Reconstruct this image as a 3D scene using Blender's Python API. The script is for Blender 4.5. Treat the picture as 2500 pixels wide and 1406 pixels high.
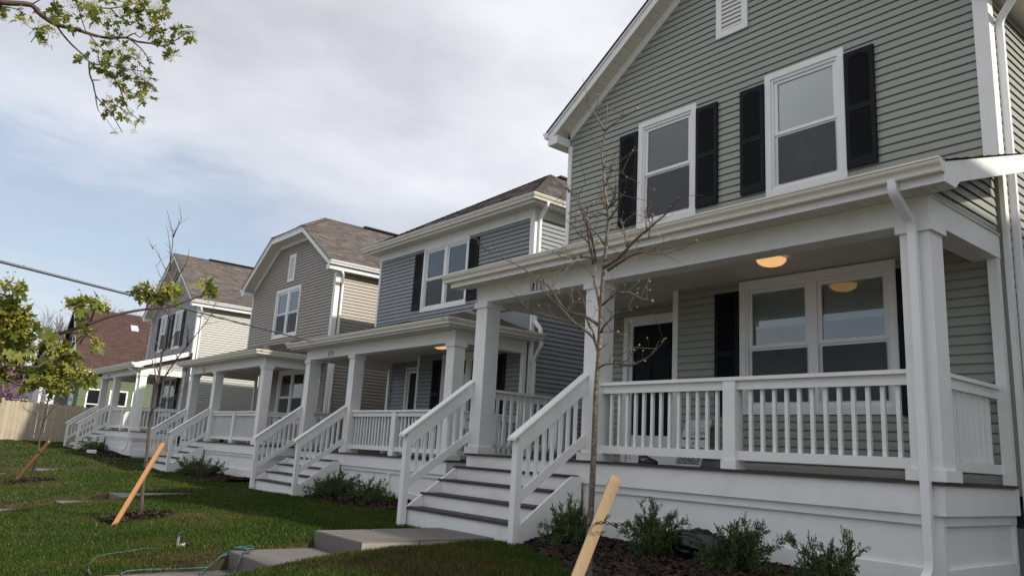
import bpy, bmesh, math, random
import numpy as np
from mathutils import Vector, Matrix

# ------------------------------------------------------------------ reset
for o in list(bpy.data.objects):
    bpy.data.objects.remove(o, do_unlink=True)
S = bpy.context.scene
COL = S.collection
random.seed(7)
RNG = np.random.RandomState(11)

# ------------------------------------------------------------------ camera
YAW, PITCH, ROLL = math.radians(51.01), math.radians(12.072), math.radians(3.324)
fw = Vector((-math.sin(YAW) * math.cos(PITCH), math.cos(YAW) * math.cos(PITCH), math.sin(PITCH)))
r0 = Vector((math.cos(YAW), math.sin(YAW), 0))
u0 = r0.cross(fw)
rt = r0 * math.cos(ROLL) + u0 * math.sin(ROLL)
up = -r0 * math.sin(ROLL) + u0 * math.cos(ROLL)
cam_d = bpy.data.cameras.new('camera')
cam = bpy.data.objects.new('camera', cam_d)
COL.objects.link(cam)
M = Matrix.Identity(4)
for i in range(3):
    M[i][0], M[i][1], M[i][2] = rt[i], up[i], -fw[i]
cam.matrix_world = M
cam_d.sensor_width = 36
cam_d.lens = 1888.4 / 2500 * 36
cam_d.clip_start = 0.05
cam_d.clip_end = 2000
S.camera = cam

# ------------------------------------------------------------------ sky and sun
SUN_EL, SUN_AZ = math.radians(36), math.radians(20)      # azimuth measured from +X towards +Y
to_sun = Vector((math.cos(SUN_EL) * math.cos(SUN_AZ), math.cos(SUN_EL) * math.sin(SUN_AZ), math.sin(SUN_EL)))
W = bpy.data.worlds.new('World')
S.world = W
W.use_nodes = True
nt = W.node_tree
nt.nodes.clear()
def wn(t, **k):
    n = nt.nodes.new(t)
    for a, b in k.items():
        setattr(n, a, b)
    return n
out = wn('ShaderNodeOutputWorld')
bg = wn('ShaderNodeBackground')
bg.inputs['Strength'].default_value = 0.10
sky = wn('ShaderNodeTexSky', sky_type='NISHITA')
sky.sun_disc = False
sky.sun_elevation = SUN_EL
sky.sun_rotation = math.radians(90) - SUN_AZ
sky.air_density = 1.0
sky.dust_density = 1.6
sky.ozone_density = 1.0
tc = wn('ShaderNodeTexCoord')
sep = wn('ShaderNodeSeparateXYZ')
nt.links.new(tc.outputs['Generated'], sep.inputs[0])
def wmath(op, a, b=None, clamp=False):
    n = wn('ShaderNodeMath', operation=op)
    n.use_clamp = clamp
    for i, v in enumerate((a, b)):
        if v is None:
            continue
        if isinstance(v, (int, float)):
            n.inputs[i].default_value = v
        else:
            nt.links.new(v, n.inputs[i])
    return n.outputs[0]
def wramp(v, stops):
    n = wn('ShaderNodeValToRGB')
    cr = n.color_ramp
    while len(cr.elements) < len(stops):
        cr.elements.new(0.5)
    for e, (p, c) in zip(cr.elements, stops):
        e.position = p
        e.color = (c, c, c, 1) if isinstance(c, (int, float)) else (*c, 1)
    nt.links.new(v, n.inputs[0])
    return n.outputs[0]
SHOFF = 17.0
# clouds lie on a flat deck: direction divided by its height
hz = wmath('ADD', wmath('MAXIMUM', sep.outputs['Z'], 0.0), 0.14)
cx = wmath('DIVIDE', sep.outputs['X'], hz)
cy = wmath('DIVIDE', sep.outputs['Y'], hz)
comb = wn('ShaderNodeCombineXYZ')
nt.links.new(cx, comb.inputs[0]); nt.links.new(cy, comb.inputs[1])
mp = wn('ShaderNodeMapping')
mp.inputs['Location'].default_value = (-7.7, 5.5, 0.0)
mp.inputs['Scale'].default_value = (1.0, 0.8, 1.0)
nt.links.new(comb.outputs[0], mp.inputs[0])
def wnoise(scale, detail, rough, off=0.0, dist=0.0):
    n = wn('ShaderNodeTexNoise')
    n.inputs['Scale'].default_value = scale
    n.inputs['Detail'].default_value = detail
    n.inputs['Roughness'].default_value = rough
    n.inputs['Distortion'].default_value = dist
    m2 = wn('ShaderNodeMapping')
    m2.inputs['Location'].default_value = (off, off * 0.7, off * 1.3)
    nt.links.new(mp.outputs[0], m2.inputs[0])
    nt.links.new(m2.outputs[0], n.inputs['Vector'])
    return n.outputs['Fac']
n_big = wnoise(0.5, 9.0, 0.58, 0.0, 0.25)
n_shade = wnoise(0.8, 6.0, 0.5, SHOFF)
# more cover higher up, clear band towards the horizon
cover = wramp(sep.outputs['Z'], [(0.0, -0.02), (0.14, 0.0), (0.29, 0.0), (0.40, 0.13), (0.6, 0.20), (1.0, 0.2)])
cover.node.color_ramp.elements[0].color = (0, 0, 0, 1)
mask = wramp(wmath('ADD', n_big, cover), [(0.42, 0.10), (0.50, 0.28), (0.57, 0.75), (0.66, 1.0)])
shade = wramp(wmath('ADD', wmath('MULTIPLY', n_shade, 0.75), wmath('MULTIPLY', n_big, 0.25)),
              [(0.36, (7.0, 7.05, 7.25)), (0.49, (5.9, 6.0, 6.35)), (0.62, (3.5, 3.6, 4.05))])
sk = wn('ShaderNodeMix', data_type='RGBA', blend_type='MULTIPLY')
sk.inputs[0].default_value = 1.0
nt.links.new(sky.outputs[0], sk.inputs[6])
SKYMUL = (0.95, 0.92, 0.88)
sk.inputs[7].default_value = (*SKYMUL, 1)
mix = wn('ShaderNodeMix', data_type='RGBA')
nt.links.new(mask, mix.inputs[0])
nt.links.new(sk.outputs[2], mix.inputs[6])
nt.links.new(shade, mix.inputs[7])
hzf = wramp(sep.outputs['Z'], [(0.0, 0.85), (0.10, 0.62), (0.20, 0.34), (0.34, 0.12), (0.5, 0.0)])
hzm = wn('ShaderNodeMix', data_type='RGBA')
nt.links.new(hzf, hzm.inputs[0])
nt.links.new(mix.outputs[2], hzm.inputs[6])
hzm.inputs[7].default_value = (4.5, 4.9, 5.6, 1)
nt.links.new(hzm.outputs[2], bg.inputs['Color'])
nt.links.new(bg.outputs[0], out.inputs[0])

sun_d = bpy.data.lights.new('sun', 'SUN')
sun_d.energy = 3.2
sun_d.angle = math.radians(1.5)
sun_d.color = (1.0, 0.93, 0.82)
sun = bpy.data.objects.new('sun', sun_d)
COL.objects.link(sun)
sun.rotation_euler = (-to_sun).to_track_quat('-Z', 'Y').to_euler()

S.view_settings.view_transform = 'Standard'
S.view_settings.look = 'None'
S.view_settings.exposure = 0.62
S.view_settings.gamma = 1.0
S.view_settings.use_curve_mapping = False
S.render.engine = 'CYCLES'
S.cycles.max_bounces = 6
S.cycles.transparent_max_bounces = 12

# ------------------------------------------------------------------ materials
MATS = {}
def material(name, col, rough=0.5, var=0.0, vscale=6.0, objvar=0.0, bump=0.0, bscale=80.0, spec=0.4,
             metallic=0.0, stretch=(1, 1, 1), dirt=None, attr=None, trans=0.0, emit=None, col2=None, c2scale=1.0, c2range=(0.45, 0.6)):
    if name in MATS:
        return MATS[name]
    m = bpy.data.materials.new(name)
    m.use_nodes = True
    t = m.node_tree
    b = t.nodes['Principled BSDF']
    b.inputs['Roughness'].default_value = rough
    b.inputs['Specular IOR Level'].default_value = spec
    b.inputs['Metallic'].default_value = metallic
    geo = t.nodes.new('ShaderNodeNewGeometry')
    mp = t.nodes.new('ShaderNodeMapping')
    mp.inputs['Scale'].default_value = stretch
    t.links.new(geo.outputs['Position'], mp.inputs[0])
    def noise(scale, detail=4, rough=0.55):
        n = t.nodes.new('ShaderNodeTexNoise')
        n.inputs['Scale'].default_value = scale
        n.inputs['Detail'].default_value = detail
        n.inputs['Roughness'].default_value = rough
        t.links.new(mp.outputs[0], n.inputs['Vector'])
        return n.outputs['Fac']
    def rgbmix(fac, a, bb, blend='MIX'):
        n = t.nodes.new('ShaderNodeMix')
        n.data_type = 'RGBA'
        n.blend_type = blend
        for i, v in ((0, fac), (6, a), (7, bb)):
            if isinstance(v, (int, float)):
                n.inputs[i].default_value = v
            elif isinstance(v, tuple):
                n.inputs[i].default_value = (*v, 1)
            else:
                t.links.new(v, n.inputs[i])
        return n.outputs[2]
    def rng(v, a, bb, c=0.0, d=1.0):
        n = t.nodes.new('ShaderNodeMapRange')
        t.links.new(v, n.inputs[0])
        for i, q in enumerate((a, bb, c, d)):
            n.inputs[i + 1].default_value = q
        return n.outputs[0]
    c = tuple(col)
    if attr:
        a = t.nodes.new('ShaderNodeAttribute')
        a.attribute_name = attr
        c = rgbmix(1.0, a.outputs['Color'], c, 'MULTIPLY')
    if col2:
        c = rgbmix(rng(noise(c2scale, 5), c2range[0], c2range[1]), c, tuple(col2))
    if var:
        c = rgbmix(1.0, c, rgbmix(noise(vscale), (1 - var,) * 3, (1 + var,) * 3), 'MULTIPLY')
    if objvar:
        oi = t.nodes.new('ShaderNodeObjectInfo')
        c = rgbmix(1.0, c, rgbmix(oi.outputs['Random'], (1 - objvar,) * 3, (1 + objvar,) * 3), 'MULTIPLY')
    if dirt:
        c = rgbmix(rng(noise(dirt[1], 8, 0.65), 0.52, 0.78, 0, dirt[2]), c, dirt[0])
    if isinstance(c, tuple):
        b.inputs['Base Color'].default_value = (*c, 1)
    else:
        t.links.new(c, b.inputs['Base Color'])
    if bump:
        bn = t.nodes.new('ShaderNodeBump')
        bn.inputs['Strength'].default_value = bump
        bn.inputs['Distance'].default_value = 0.01
        t.links.new(noise(bscale, 5), bn.inputs['Height'])
        t.links.new(bn.outputs[0], b.inputs['Normal'])
    if emit:
        b.inputs['Emission Color'].default_value = (*emit[0], 1)
        b.inputs['Emission Strength'].default_value = emit[1]
    if trans:
        o = t.nodes['Material Output']
        tr = t.nodes.new('ShaderNodeBsdfTranslucent')
        mx = t.nodes.new('ShaderNodeMixShader')
        mx.inputs[0].default_value = trans
        if isinstance(c, tuple):
            tr.inputs[0].default_value = (*c, 1)
        else:
            t.links.new(c, tr.inputs[0])
        t.links.new(b.outputs[0], mx.inputs[1]); t.links.new(tr.outputs[0], mx.inputs[2])
        t.links.new(mx.outputs[0], o.inputs[0])
    MATS[name] = m
    return m

def glass_material(name, tint=(0.85, 0.88, 0.88)):
    m = bpy.data.materials.new(name)
    m.use_nodes = True
    t = m.node_tree
    t.nodes.remove(t.nodes['Principled BSDF'])
    o = t.nodes['Material Output']
    tr = t.nodes.new('ShaderNodeBsdfTransparent'); tr.inputs[0].default_value = (*tint, 1)
    gl = t.nodes.new('ShaderNodeBsdfGlossy'); gl.inputs['Roughness'].default_value = 0.015
    fr = t.nodes.new('ShaderNodeFresnel'); fr.inputs[0].default_value = 1.52
    geo = t.nodes.new('ShaderNodeNewGeometry')
    nz = t.nodes.new('ShaderNodeTexNoise'); nz.inputs['Scale'].default_value = 1.6
    t.links.new(geo.outputs['Position'], nz.inputs['Vector'])
    bp = t.nodes.new('ShaderNodeBump'); bp.inputs['Strength'].default_value = 0.05; bp.inputs['Distance'].default_value = 0.02
    t.links.new(nz.outputs['Fac'], bp.inputs['Height']); t.links.new(bp.outputs[0], gl.inputs['Normal'])
    ma = t.nodes.new('ShaderNodeMath'); ma.operation = 'MULTIPLY_ADD'
    ma.inputs[1].default_value = 1.6; ma.inputs[2].default_value = 0.06
    ma.use_clamp = True
    t.links.new(fr.outputs[0], ma.inputs[0])
    mx = t.nodes.new('ShaderNodeMixShader')
    t.links.new(ma.outputs[0], mx.inputs[0]); t.links.new(tr.outputs[0], mx.inputs[1]); t.links.new(gl.outputs[0], mx.inputs[2])
    t.links.new(mx.outputs[0], o.inputs[0])
    MATS[name] = m
    return m

WHITE = material('white_paint', (0.80, 0.80, 0.775), 0.5, var=0.05, vscale=3, bump=0.15, bscale=40, dirt=((0.42, 0.40, 0.36), 2.2, 0.25))
WHITE2 = material('white_vinyl', (0.80, 0.805, 0.81), 0.38, var=0.03, vscale=2, dirt=((0.5, 0.49, 0.46), 3.0, 0.12))
SOFFIT = material('cream_soffit', (0.70, 0.67, 0.58), 0.5, var=0.04, objvar=0.03)
GUTTER = material('gutter_aluminium', (0.72, 0.69, 0.60), 0.4, var=0.05, vscale=2.5, dirt=((0.35, 0.32, 0.27), 4.0, 0.3))
SHUT = material('black_shutter', (0.010, 0.010, 0.013), 0.55, var=0.1, spec=0.15)
DOOR = material('black_door', (0.006, 0.007, 0.008), 0.5, spec=0.12)
DECKM = material('deck_brown', (0.050, 0.036, 0.034), 0.62, var=0.3, vscale=9, objvar=0.18, stretch=(0.4, 6, 6), bump=0.2)
GLASS = glass_material('window_glass')
SCREEN = material('insect_screen', (0.070, 0.072, 0.075), 0.7, var=0.45, vscale=2.2)
BLIND = material('blind', (0.62, 0.62, 0.60), 0.5)
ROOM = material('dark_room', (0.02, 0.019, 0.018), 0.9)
CONC = material('concrete', (0.135, 0.122, 0.108), 0.6, var=0.2, vscale=1.6, bump=0.3, bscale=120, dirt=((0.075, 0.066, 0.058), 1.3, 0.8))
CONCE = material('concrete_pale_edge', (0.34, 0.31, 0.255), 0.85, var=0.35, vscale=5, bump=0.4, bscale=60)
FOUND = material('foundation', (0.33, 0.32, 0.30), 0.85, var=0.15, bump=0.4)
SHING = material('shingle', (1, 1, 1), 0.9, attr='Col', var=0.22, vscale=60, bump=0.5, bscale=300)
LAMP = material('lamp_glass', (0.9, 0.75, 0.5), 0.3, emit=((1.0, 0.52, 0.20), 0.52))
BLACKP = material('black_print', (0.01, 0.01, 0.01), 0.6)
VENTM = material('vent_white', (0.72, 0.71, 0.69), 0.5)
SID = {
    'sage': material('siding_sage', (0.30, 0.305, 0.265), 0.45, var=0.04, vscale=1.2, objvar=0.02, bump=0.08, bscale=50, stretch=(0.3, 0.3, 5)),
    'blue': material('siding_bluegrey', (0.225, 0.24, 0.25), 0.45, var=0.04, vscale=1.2, objvar=0.02, bump=0.08, bscale=50, stretch=(0.3, 0.3, 5)),
    'taupe': material('siding_taupe', (0.30, 0.27, 0.225), 0.45, var=0.04, vscale=1.2, objvar=0.02, bump=0.08, bscale=50, stretch=(0.3, 0.3, 5)),
    'grey': material('siding_grey', (0.295, 0.29, 0.285), 0.45, var=0.04, vscale=1.2, objvar=0.02, bump=0.08, bscale=50, stretch=(0.3, 0.3, 5)),
    'cream': material('siding_cream', (0.345, 0.35, 0.315), 0.45, var=0.04, vscale=1.2, objvar=0.02, bump=0.08, bscale=50, stretch=(0.3, 0.3, 5)),
    'white': material('siding_white', (0.60, 0.60, 0.60), 0.5, var=0.05),
    'green': material('siding_green', (0.10, 0.14, 0.07), 0.6, var=0.15, vscale=2, objvar=0.06),
    'darkgreen': material('siding_darkgreen', (0.022, 0.032, 0.02), 0.6, var=0.15),
}

# ------------------------------------------------------------------ object helpers
WM = {}      # world matrices (parents never move afterwards)
def link(name, data, parent=None, mw=None):
    o = bpy.data.objects.new(name, data)
    COL.objects.link(o)
    mw = mw or Matrix.Identity(4)
    if parent is not None:
        o.parent = parent
        o.matrix_parent_inverse = WM[parent.name].inverted()
    o.matrix_basis = mw
    WM[o.name] = mw.copy()
    return o
def tag(o, label=None, cat=None, group=None, kind=None):
    if label: o['label'] = label
    if cat: o['category'] = cat
    if group: o['group'] = group
    if kind: o['kind'] = kind
    return o
def thing(name, loc, label, cat, group=None):
    o = link(name, None, None, Matrix.Translation(loc))
    o.empty_display_size = 0.2
    return tag(o, label, cat, group)

class MB:
    """collects geometry, built as one mesh object"""
    def __init__(self):
        self.v = []; self.f = []; self.c = []; self.mi = []
    def quad(self, a, b, c, d, mi=0):
        n = len(self.v); self.v += [a, b, c, d]; self.f.append((n, n + 1, n + 2, n + 3)); self.mi.append(mi)
    def poly(self, pts, mi=0):
        n = len(self.v); self.v += list(pts); self.f.append(tuple(range(n, n + len(pts)))); self.mi.append(mi)
    def box(self, x0, x1, y0, y1, z0, z1, mi=0):
        n = len(self.v)
        self.v += [(x0, y0, z0), (x1, y0, z0), (x1, y1, z0), (x0, y1, z0), (x0, y0, z1), (x1, y0, z1), (x1, y1, z1), (x0, y1, z1)]
        for q in ((0, 3, 2, 1), (4, 5, 6, 7), (0, 1, 5, 4), (1, 2, 6, 5), (2, 3, 7, 6), (3, 0, 4, 7)):
            self.f.append(tuple(n + i for i in q)); self.mi.append(mi)
    def prism(self, poly, vec, mi=0):
        """closed prism: polygon (list of 3d points) pushed along vec"""
        n = len(self.v); k = len(poly); vec = Vector(vec)
        self.v += [tuple(Vector(p)) for p in poly] + [tuple(Vector(p) + vec) for p in poly]
        self.f.append(tuple(range(n + k - 1, n - 1, -1))); self.mi.append(mi)
        self.f.append(tuple(range(n + k, n + 2 * k))); self.mi.append(mi)
        for i in range(k):
            j = (i + 1) % k
            self.f.append((n + i, n + j, n + k + j, n + k + i)); self.mi.append(mi)
    def sweep(self, prof, path, close=True, cap=True, mi=0, ups=None):
        """prof: 2d (side, up) offsets, path: 3d points; frames follow the path"""
        P = [Vector(p) for p in path]; k = len(prof); n0 = len(self.v)
        for i, p in enumerate(P):
            if i == 0: t = P[1] - P[0]
            elif i == len(P) - 1: t = P[-1] - P[-2]
            else: t = (P[i + 1] - p).normalized() + (p - P[i - 1]).normalized()
            t.normalize()
            ref = Vector(ups) if ups else Vector((0, 0, 1))
            if abs(t.dot(ref)) > 0.98: ref = Vector((0, 1, 0)) if not ups else Vector((0, 0, 1))
            s = t.cross(ref).normalized(); u = s.cross(t)
            for a, b in prof: self.v.append(tuple(p + s * a + u * b))
        m = k if close else k - 1
        for i in range(len(P) - 1):
            for j in range(m):
                a = n0 + i * k + j; b = n0 + i * k + (j + 1) % k
                self.f.append((a, b, b + k, a + k)); self.mi.append(mi)
        if cap and close:
            self.f.append(tuple(n0 + j for j in range(k))[::-1]); self.mi.append(mi)
            e = n0 + (len(P) - 1) * k
            self.f.append(tuple(e + j for j in range(k))); self.mi.append(mi)
    def tube(self, path, radii, n=6, mi=0):
        P = [Vector(p) for p in path]; n0 = len(self.v); s = None
        if isinstance(radii, (int, float)): radii = [radii] * len(P)
        for i, p in enumerate(P):
            if i == 0: t = P[1] - P[0]
            elif i == len(P) - 1: t = P[-1] - P[-2]
            else: t = P[i + 1] - P[i - 1]
            t.normalize()
            if s is None:
                s = t.cross(Vector((0.3, 0.2, 1)) if abs(t.z) < 0.9 else Vector((1, 0.2, 0))).normalized()
            else:
                s = (s - t * s.dot(t)).normalized()
            u = t.cross(s)
            for j in range(n):
                a = 2 * math.pi * j / n
                self.v.append(tuple(p + (s * math.cos(a) + u * math.sin(a)) * radii[i]))
        for i in range(len(P) - 1):
            for j in range(n):
                a = n0 + i * n + j; b = n0 + i * n + (j + 1) % n
                self.f.append((a, b, b + n, a + n)); self.mi.append(mi)
        self.f.append(tuple(n0 + j for j in range(n))[::-1]); self.mi.append(mi)
        e = n0 + (len(P) - 1) * n
        self.f.append(tuple(e + j for j in range(n))); self.mi.append(mi)
    def mesh(self, name, mats, smooth=False):
        me = bpy.data.meshes.new(name)
        me.from_pydata([tuple(p) for p in self.v], [], self.f)
        for m in (mats if isinstance(mats, (list, tuple)) else [mats]): me.materials.append(m)
        if any(self.mi): me.polygons.foreach_set('material_index', self.mi)
        if smooth: me.polygons.foreach_set('use_smooth', [True] * len(self.f))
        if self.c:
            ca = me.color_attributes.new('Col', 'FLOAT_COLOR', 'CORNER')
            arr = np.repeat(np.array(self.c, dtype=np.float32), [len(f) for f in self.f], axis=0)
            ca.data.foreach_set('color', np.concatenate([arr, np.ones((len(arr), 1), np.float32)], 1).ravel())
        me.validate()
        me.update()
        return me
    def build(self, name, mats, parent=None, smooth=False, kind=None):
        o = link(name, self.mesh(name, mats, smooth), parent)
        if kind: o['kind'] = kind
        return o

UNIT = {}
def unit_box(m):
    if m.name not in UNIT:
        b = MB(); b.box(-.5, .5, -.5, .5, -.5, .5)
        UNIT[m.name] = b.mesh('board_' + m.name, m)
    return UNIT[m.name]
def box(name, m, parent, x0, x1, y0, y1, z0, z1):
    if x1 < x0: x0, x1 = x1, x0
    if y1 < y0: y0, y1 = y1, y0
    mw = Matrix.Translation(((x0 + x1) / 2, (y0 + y1) / 2, (z0 + z1) / 2)) @ Matrix.Diagonal((x1 - x0, y1 - y0, z1 - z0, 1))
    return link(name, unit_box(m), parent, mw)
def mesh_from_arrays(name, verts, faces_flat, counts, m, cols=None, smooth=False):
    """fast mesh from numpy: verts (n,3), flat loop indices, loop count per face"""
    me = bpy.data.meshes.new(name)
    me.vertices.add(len(verts)); me.vertices.foreach_set('co', np.asarray(verts, np.float32).ravel())
    me.loops.add(len(faces_flat)); me.loops.foreach_set('vertex_index', np.asarray(faces_flat, np.int32))
    me.polygons.add(len(counts))
    st = np.concatenate([[0], np.cumsum(counts)[:-1]]).astype(np.int32)
    me.polygons.foreach_set('loop_start', st)
    if smooth: me.polygons.foreach_set('use_smooth', np.ones(len(counts), bool))
    me.update(calc_edges=True)
    if cols is not None:
        ca = me.color_attributes.new('Col', 'FLOAT_COLOR', 'POINT')
        ca.data.foreach_set('color', np.concatenate([cols, np.ones((len(cols), 1))], 1).astype(np.float32).ravel())
    me.materials.append(m)
    return me

# ------------------------------------------------------------------ terrain
def gbase(x):
    return np.interp(x, [-80, -60, -46, -38, -28, -18, -8, 20], [-.70, -.70, -.74, -.88, -1.19, -1.22, -1.03, -1.03])
def gprof(y):
    return np.interp(y, [-100, .6, 1.5, 2.6, 3.6, 4.6, 5.6, 100], [.50, .48, .44, .33, .20, .08, .02, 0])
def gz(x, y):
    x = np.asarray(x, float); y = np.asarray(y, float)
    return gbase(x) - gprof(y) + 0.075 * np.clip((x + 7.72) / .25, 0, 1) * np.clip((-5.6 - x) / .8, 0, 1) * np.clip((5.3 - y) / .6, 0, 1) + 0.012 * np.sin(x * 1.7 + y * 0.9) * np.sin(y * 2.1 - x * 0.6) + 0.008 * np.sin(x * 4.1 + 1) * np.sin(y * 3.7)
WALKS = [(-8.75, -1.0, -7.0), (-18.6, -1.285, -17.0), (-28.42, -1.27, -26.8), (-40.1, -.935, -38.6)]   # left edge x, top z
WALK_W = 1.13
SOIL = material('lawn_soil', (0.040, 0.036, 0.015), 0.95, var=0.5, vscale=9, col2=(0.060, 0.042, 0.020), c2scale=0.9, c2range=(0.47, 0.68), bump=0.6, bscale=90)
we = [q for wx, _, _ in WALKS for q in (wx, wx + .04, wx + WALK_W - .04, wx + WALK_W)]
xs = np.unique(np.round(np.concatenate([[-400, -200, -120, -80], np.arange(-62, 8, .5), [12, 25, 60, 150, 400], we]), 3))
ys = np.unique(np.round(np.concatenate([[-400, -150, -60, -30, -16, -13], np.arange(-12, 14, .5), [.8, .84, 6.30, 6.34, 18, 30, 60, 150, 400]]), 3))
GX, GY = np.meshgrid(xs, ys, indexing='ij')
GZ = gz(GX, GY)
GZ = np.where((np.abs(GX) > 100) | (np.abs(GY) > 55), -1.3, GZ)
# slabs of the walks sit in a trench of the lawn
for wx, wz, _ in WALKS:
    ins = (GX > wx + .02) & (GX < wx + WALK_W - .02) & (GY < 6.32) & (GY > .82)
    GZ = np.where(ins, GZ - .35, GZ)
# flat under the pavement and the street
GZ = np.where((GY < .8) & (GY > -60), np.minimum(GZ, -1.52), GZ)
GZ = np.where((GY < -3.9) & (GY > -13.0), -1.62, GZ)
GZ = np.where((GY < -.7) & (GY > -3.9), -1.47, GZ)
GZ = np.where((GY <= -13.0) & (GY > -60), -1.38, GZ)
nx, ny = len(xs), len(ys)
idx = np.arange(nx * ny).reshape(nx, ny)
fq = np.stack([idx[:-1, :-1], idx[1:, :-1], idx[1:, 1:], idx[:-1, 1:]], -1).reshape(-1, 4)
me = mesh_from_arrays('ground', np.stack([GX, GY, GZ], -1).reshape(-1, 3), fq.ravel(), np.full(len(fq), 4), SOIL, smooth=True)
tag(link('ground', me), kind='structure')

# ------------------------------------------------------------------ front walks, steps, sidewalk, street
def slab(name, x0, x1, y0, y1, zt, depth, m, parent):
    """slab with a slightly eased upper edge"""
    e = 0.018
    b = MB(); n = 0
    rings = [(0, -depth), (0, -e), (e * .3, -e * .3), (e, 0)]
    for ins, dz in rings:
        b.v += [(x0 + ins, y0 + ins, zt + dz), (x1 - ins, y0 + ins, zt + dz), (x1 - ins, y1 - ins, zt + dz), (x0 + ins, y1 - ins, zt + dz)]
    for i in range(3):
        for j in range(4):
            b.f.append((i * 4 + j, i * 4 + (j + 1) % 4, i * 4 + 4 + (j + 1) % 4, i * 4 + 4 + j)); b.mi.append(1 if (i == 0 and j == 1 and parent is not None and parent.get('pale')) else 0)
    b.f.append((12, 13, 14, 15)); b.mi.append(0)
    return b.build(name, [m, CONCE], parent)
for k, (wx, wz, _) in enumerate(WALKS):
    x0, x1 = wx, wx + WALK_W
    base = MB(); base.box(x0 + .05, x1 - .05, .9, 6.3, wz - .85, wz - .62)
    root = base.build('walkway', CONC); tag(root, kind='structure'); root['pale'] = 1
    slab('slab', x0, x1, 5.06, 6.12, wz, .3, CONC, root)
    slab('slab', x0, x1, 4.32, 5.045, wz - .004, .42, CONC, root)
    d1, d2 = (.2, .4) if k == 0 else (.175, .34)
    slab('slab', x0 + .003, x1 - .003, 3.33, 4.316, wz - d1, .42, CONC, root)
    slab('slab', x0, x1, 2.1, 3.326, wz - d2, .3, CONC, root)
    slab('slab', x0, x1, .95, 2.09, wz - d2 - (.01 if k == 0 else .1), .3, CONC, root)
    box('joint', CONCE, root, x0 + .02, x1 - .02, 5.046, 5.059, wz - .03, wz - .006)
    box('joint', CONCE, root, x0 + .02, x1 - .02, 4.255, 4.268, wz - d1 - .03, wz - d1 + .0015)
    del root['pale']
SW = material('sidewalk_concrete', (0.48, 0.46, 0.42), 0.85, var=0.15, vscale=2, bump=0.3)
b = MB(); b.box(-90, 30, -.75, .75, -1.9, -1.46)
side = tag(b.build('sidewalk', SW), kind='structure')
ROADM = material('asphalt_street', (0.18, 0.175, 0.165), 0.9, var=0.2, vscale=8, bump=0.4)
b = MB(); b.box(-150, 80, -12.4, -4.2, -2.2, -1.50)
tag(b.build('road', ROADM), kind='structure')
b = MB(); b.box(-150, 80, -4.2, -4.04, -2.2, -1.40); b.box(-150, 80, -12.56, -12.4, -2.2, -1.40)
tag(b.build('kerb', CONC), kind='structure')

# ------------------------------------------------------------------ siding
E_S = 0.1033
def siding_unit(m):
    key = 'siding_' + m.name
    if key not in UNIT:
        e = E_S
        pr = [(0.000, .018), (.022, .018), (.0245, .000), (.031, .000), (.0325, .005), (.0310, .016), (.0270, .048), (.0255, .056), (.0190, .086), (.0110, .100), (.0035, e + .020), (.000, e + .020)]
        b = MB()
        for x in (0, 1):
            b.v += [(x, -t, z) for t, z in pr]
        k = len(pr)
        for j in range(k - 1):
            b.f.append((j, k + j, k + j + 1, j + 1)); b.mi.append(0)
        b.f.append(tuple(range(k))[::-1]); b.mi.append(0); b.f.append(tuple(range(k, 2 * k))); b.mi.append(0)
        UNIT[key] = b.mesh('siding_board', m)
    return UNIT[key]
R90 = Matrix.Rotation(math.radians(90), 4, 'Z')
def siding(parent, m, kind, plane, u0, u1, z0, z1, openings=(), clip=None, deep=1.0):
    n = int(math.ceil((z1 - z0) / E_S - 0.15))
    cnt = 0
    for k in range(n):
        zb = z0 + k * E_S; zc = zb + E_S / 2
        a, b = (u0, u1) if clip is None else clip(zc)
        a, b = max(a, u0), min(b, u1)
        if b - a < .04: continue
        spans = [(a, b)]
        for o in openings:
            if o[2] < zc < o[3]:
                ns = []
                for s, e in spans:
                    if o[1] <= s or o[0] >= e: ns.append((s, e))
                    else:
                        if o[0] > s: ns.append((s, o[0]))
                        if o[1] < e: ns.append((o[1], e))
                spans = ns
        for s, e in spans:
            if e - s < .02: continue
            if kind == 'front': mw = Matrix.Translation((s, plane, zb)) @ Matrix.Diagonal((e - s, deep, 1, 1))
            else: mw = Matrix.Translation((plane, s, zb)) @ R90 @ Matrix.Diagonal((e - s, deep, 1, 1))
            link('siding_board', siding_unit(m), parent, mw); cnt += 1
    return cnt
def wall_panel(name, m, parent, kind, plane, u0, u1, z0, z1, openings=(), extra=None):
    us = sorted({u0, u1, *[min(max(q, u0), u1) for o in openings for q in o[:2]]})
    zs = sorted({z0, z1, *[min(max(q, z0), z1) for o in openings for q in o[2:]]})
    b = MB()
    P = (lambda u, z: (u, plane + .004, z)) if kind == 'front' else (lambda u, z: (plane - .004, u, z))
    for i in range(len(us) - 1):
        for j in range(len(zs) - 1):
            uc, zc = (us[i] + us[i + 1]) / 2, (zs[j] + zs[j + 1]) / 2
            if any(o[0] < uc < o[1] and o[2] < zc < o[3] for o in openings): continue
            b.quad(P(us[i], zs[j]), P(us[i + 1], zs[j]), P(us[i + 1], zs[j + 1]), P(us[i], zs[j + 1]))
    if extra: b.poly([P(u, z) for u, z in extra])
    return b.build(name, m, parent)

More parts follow.
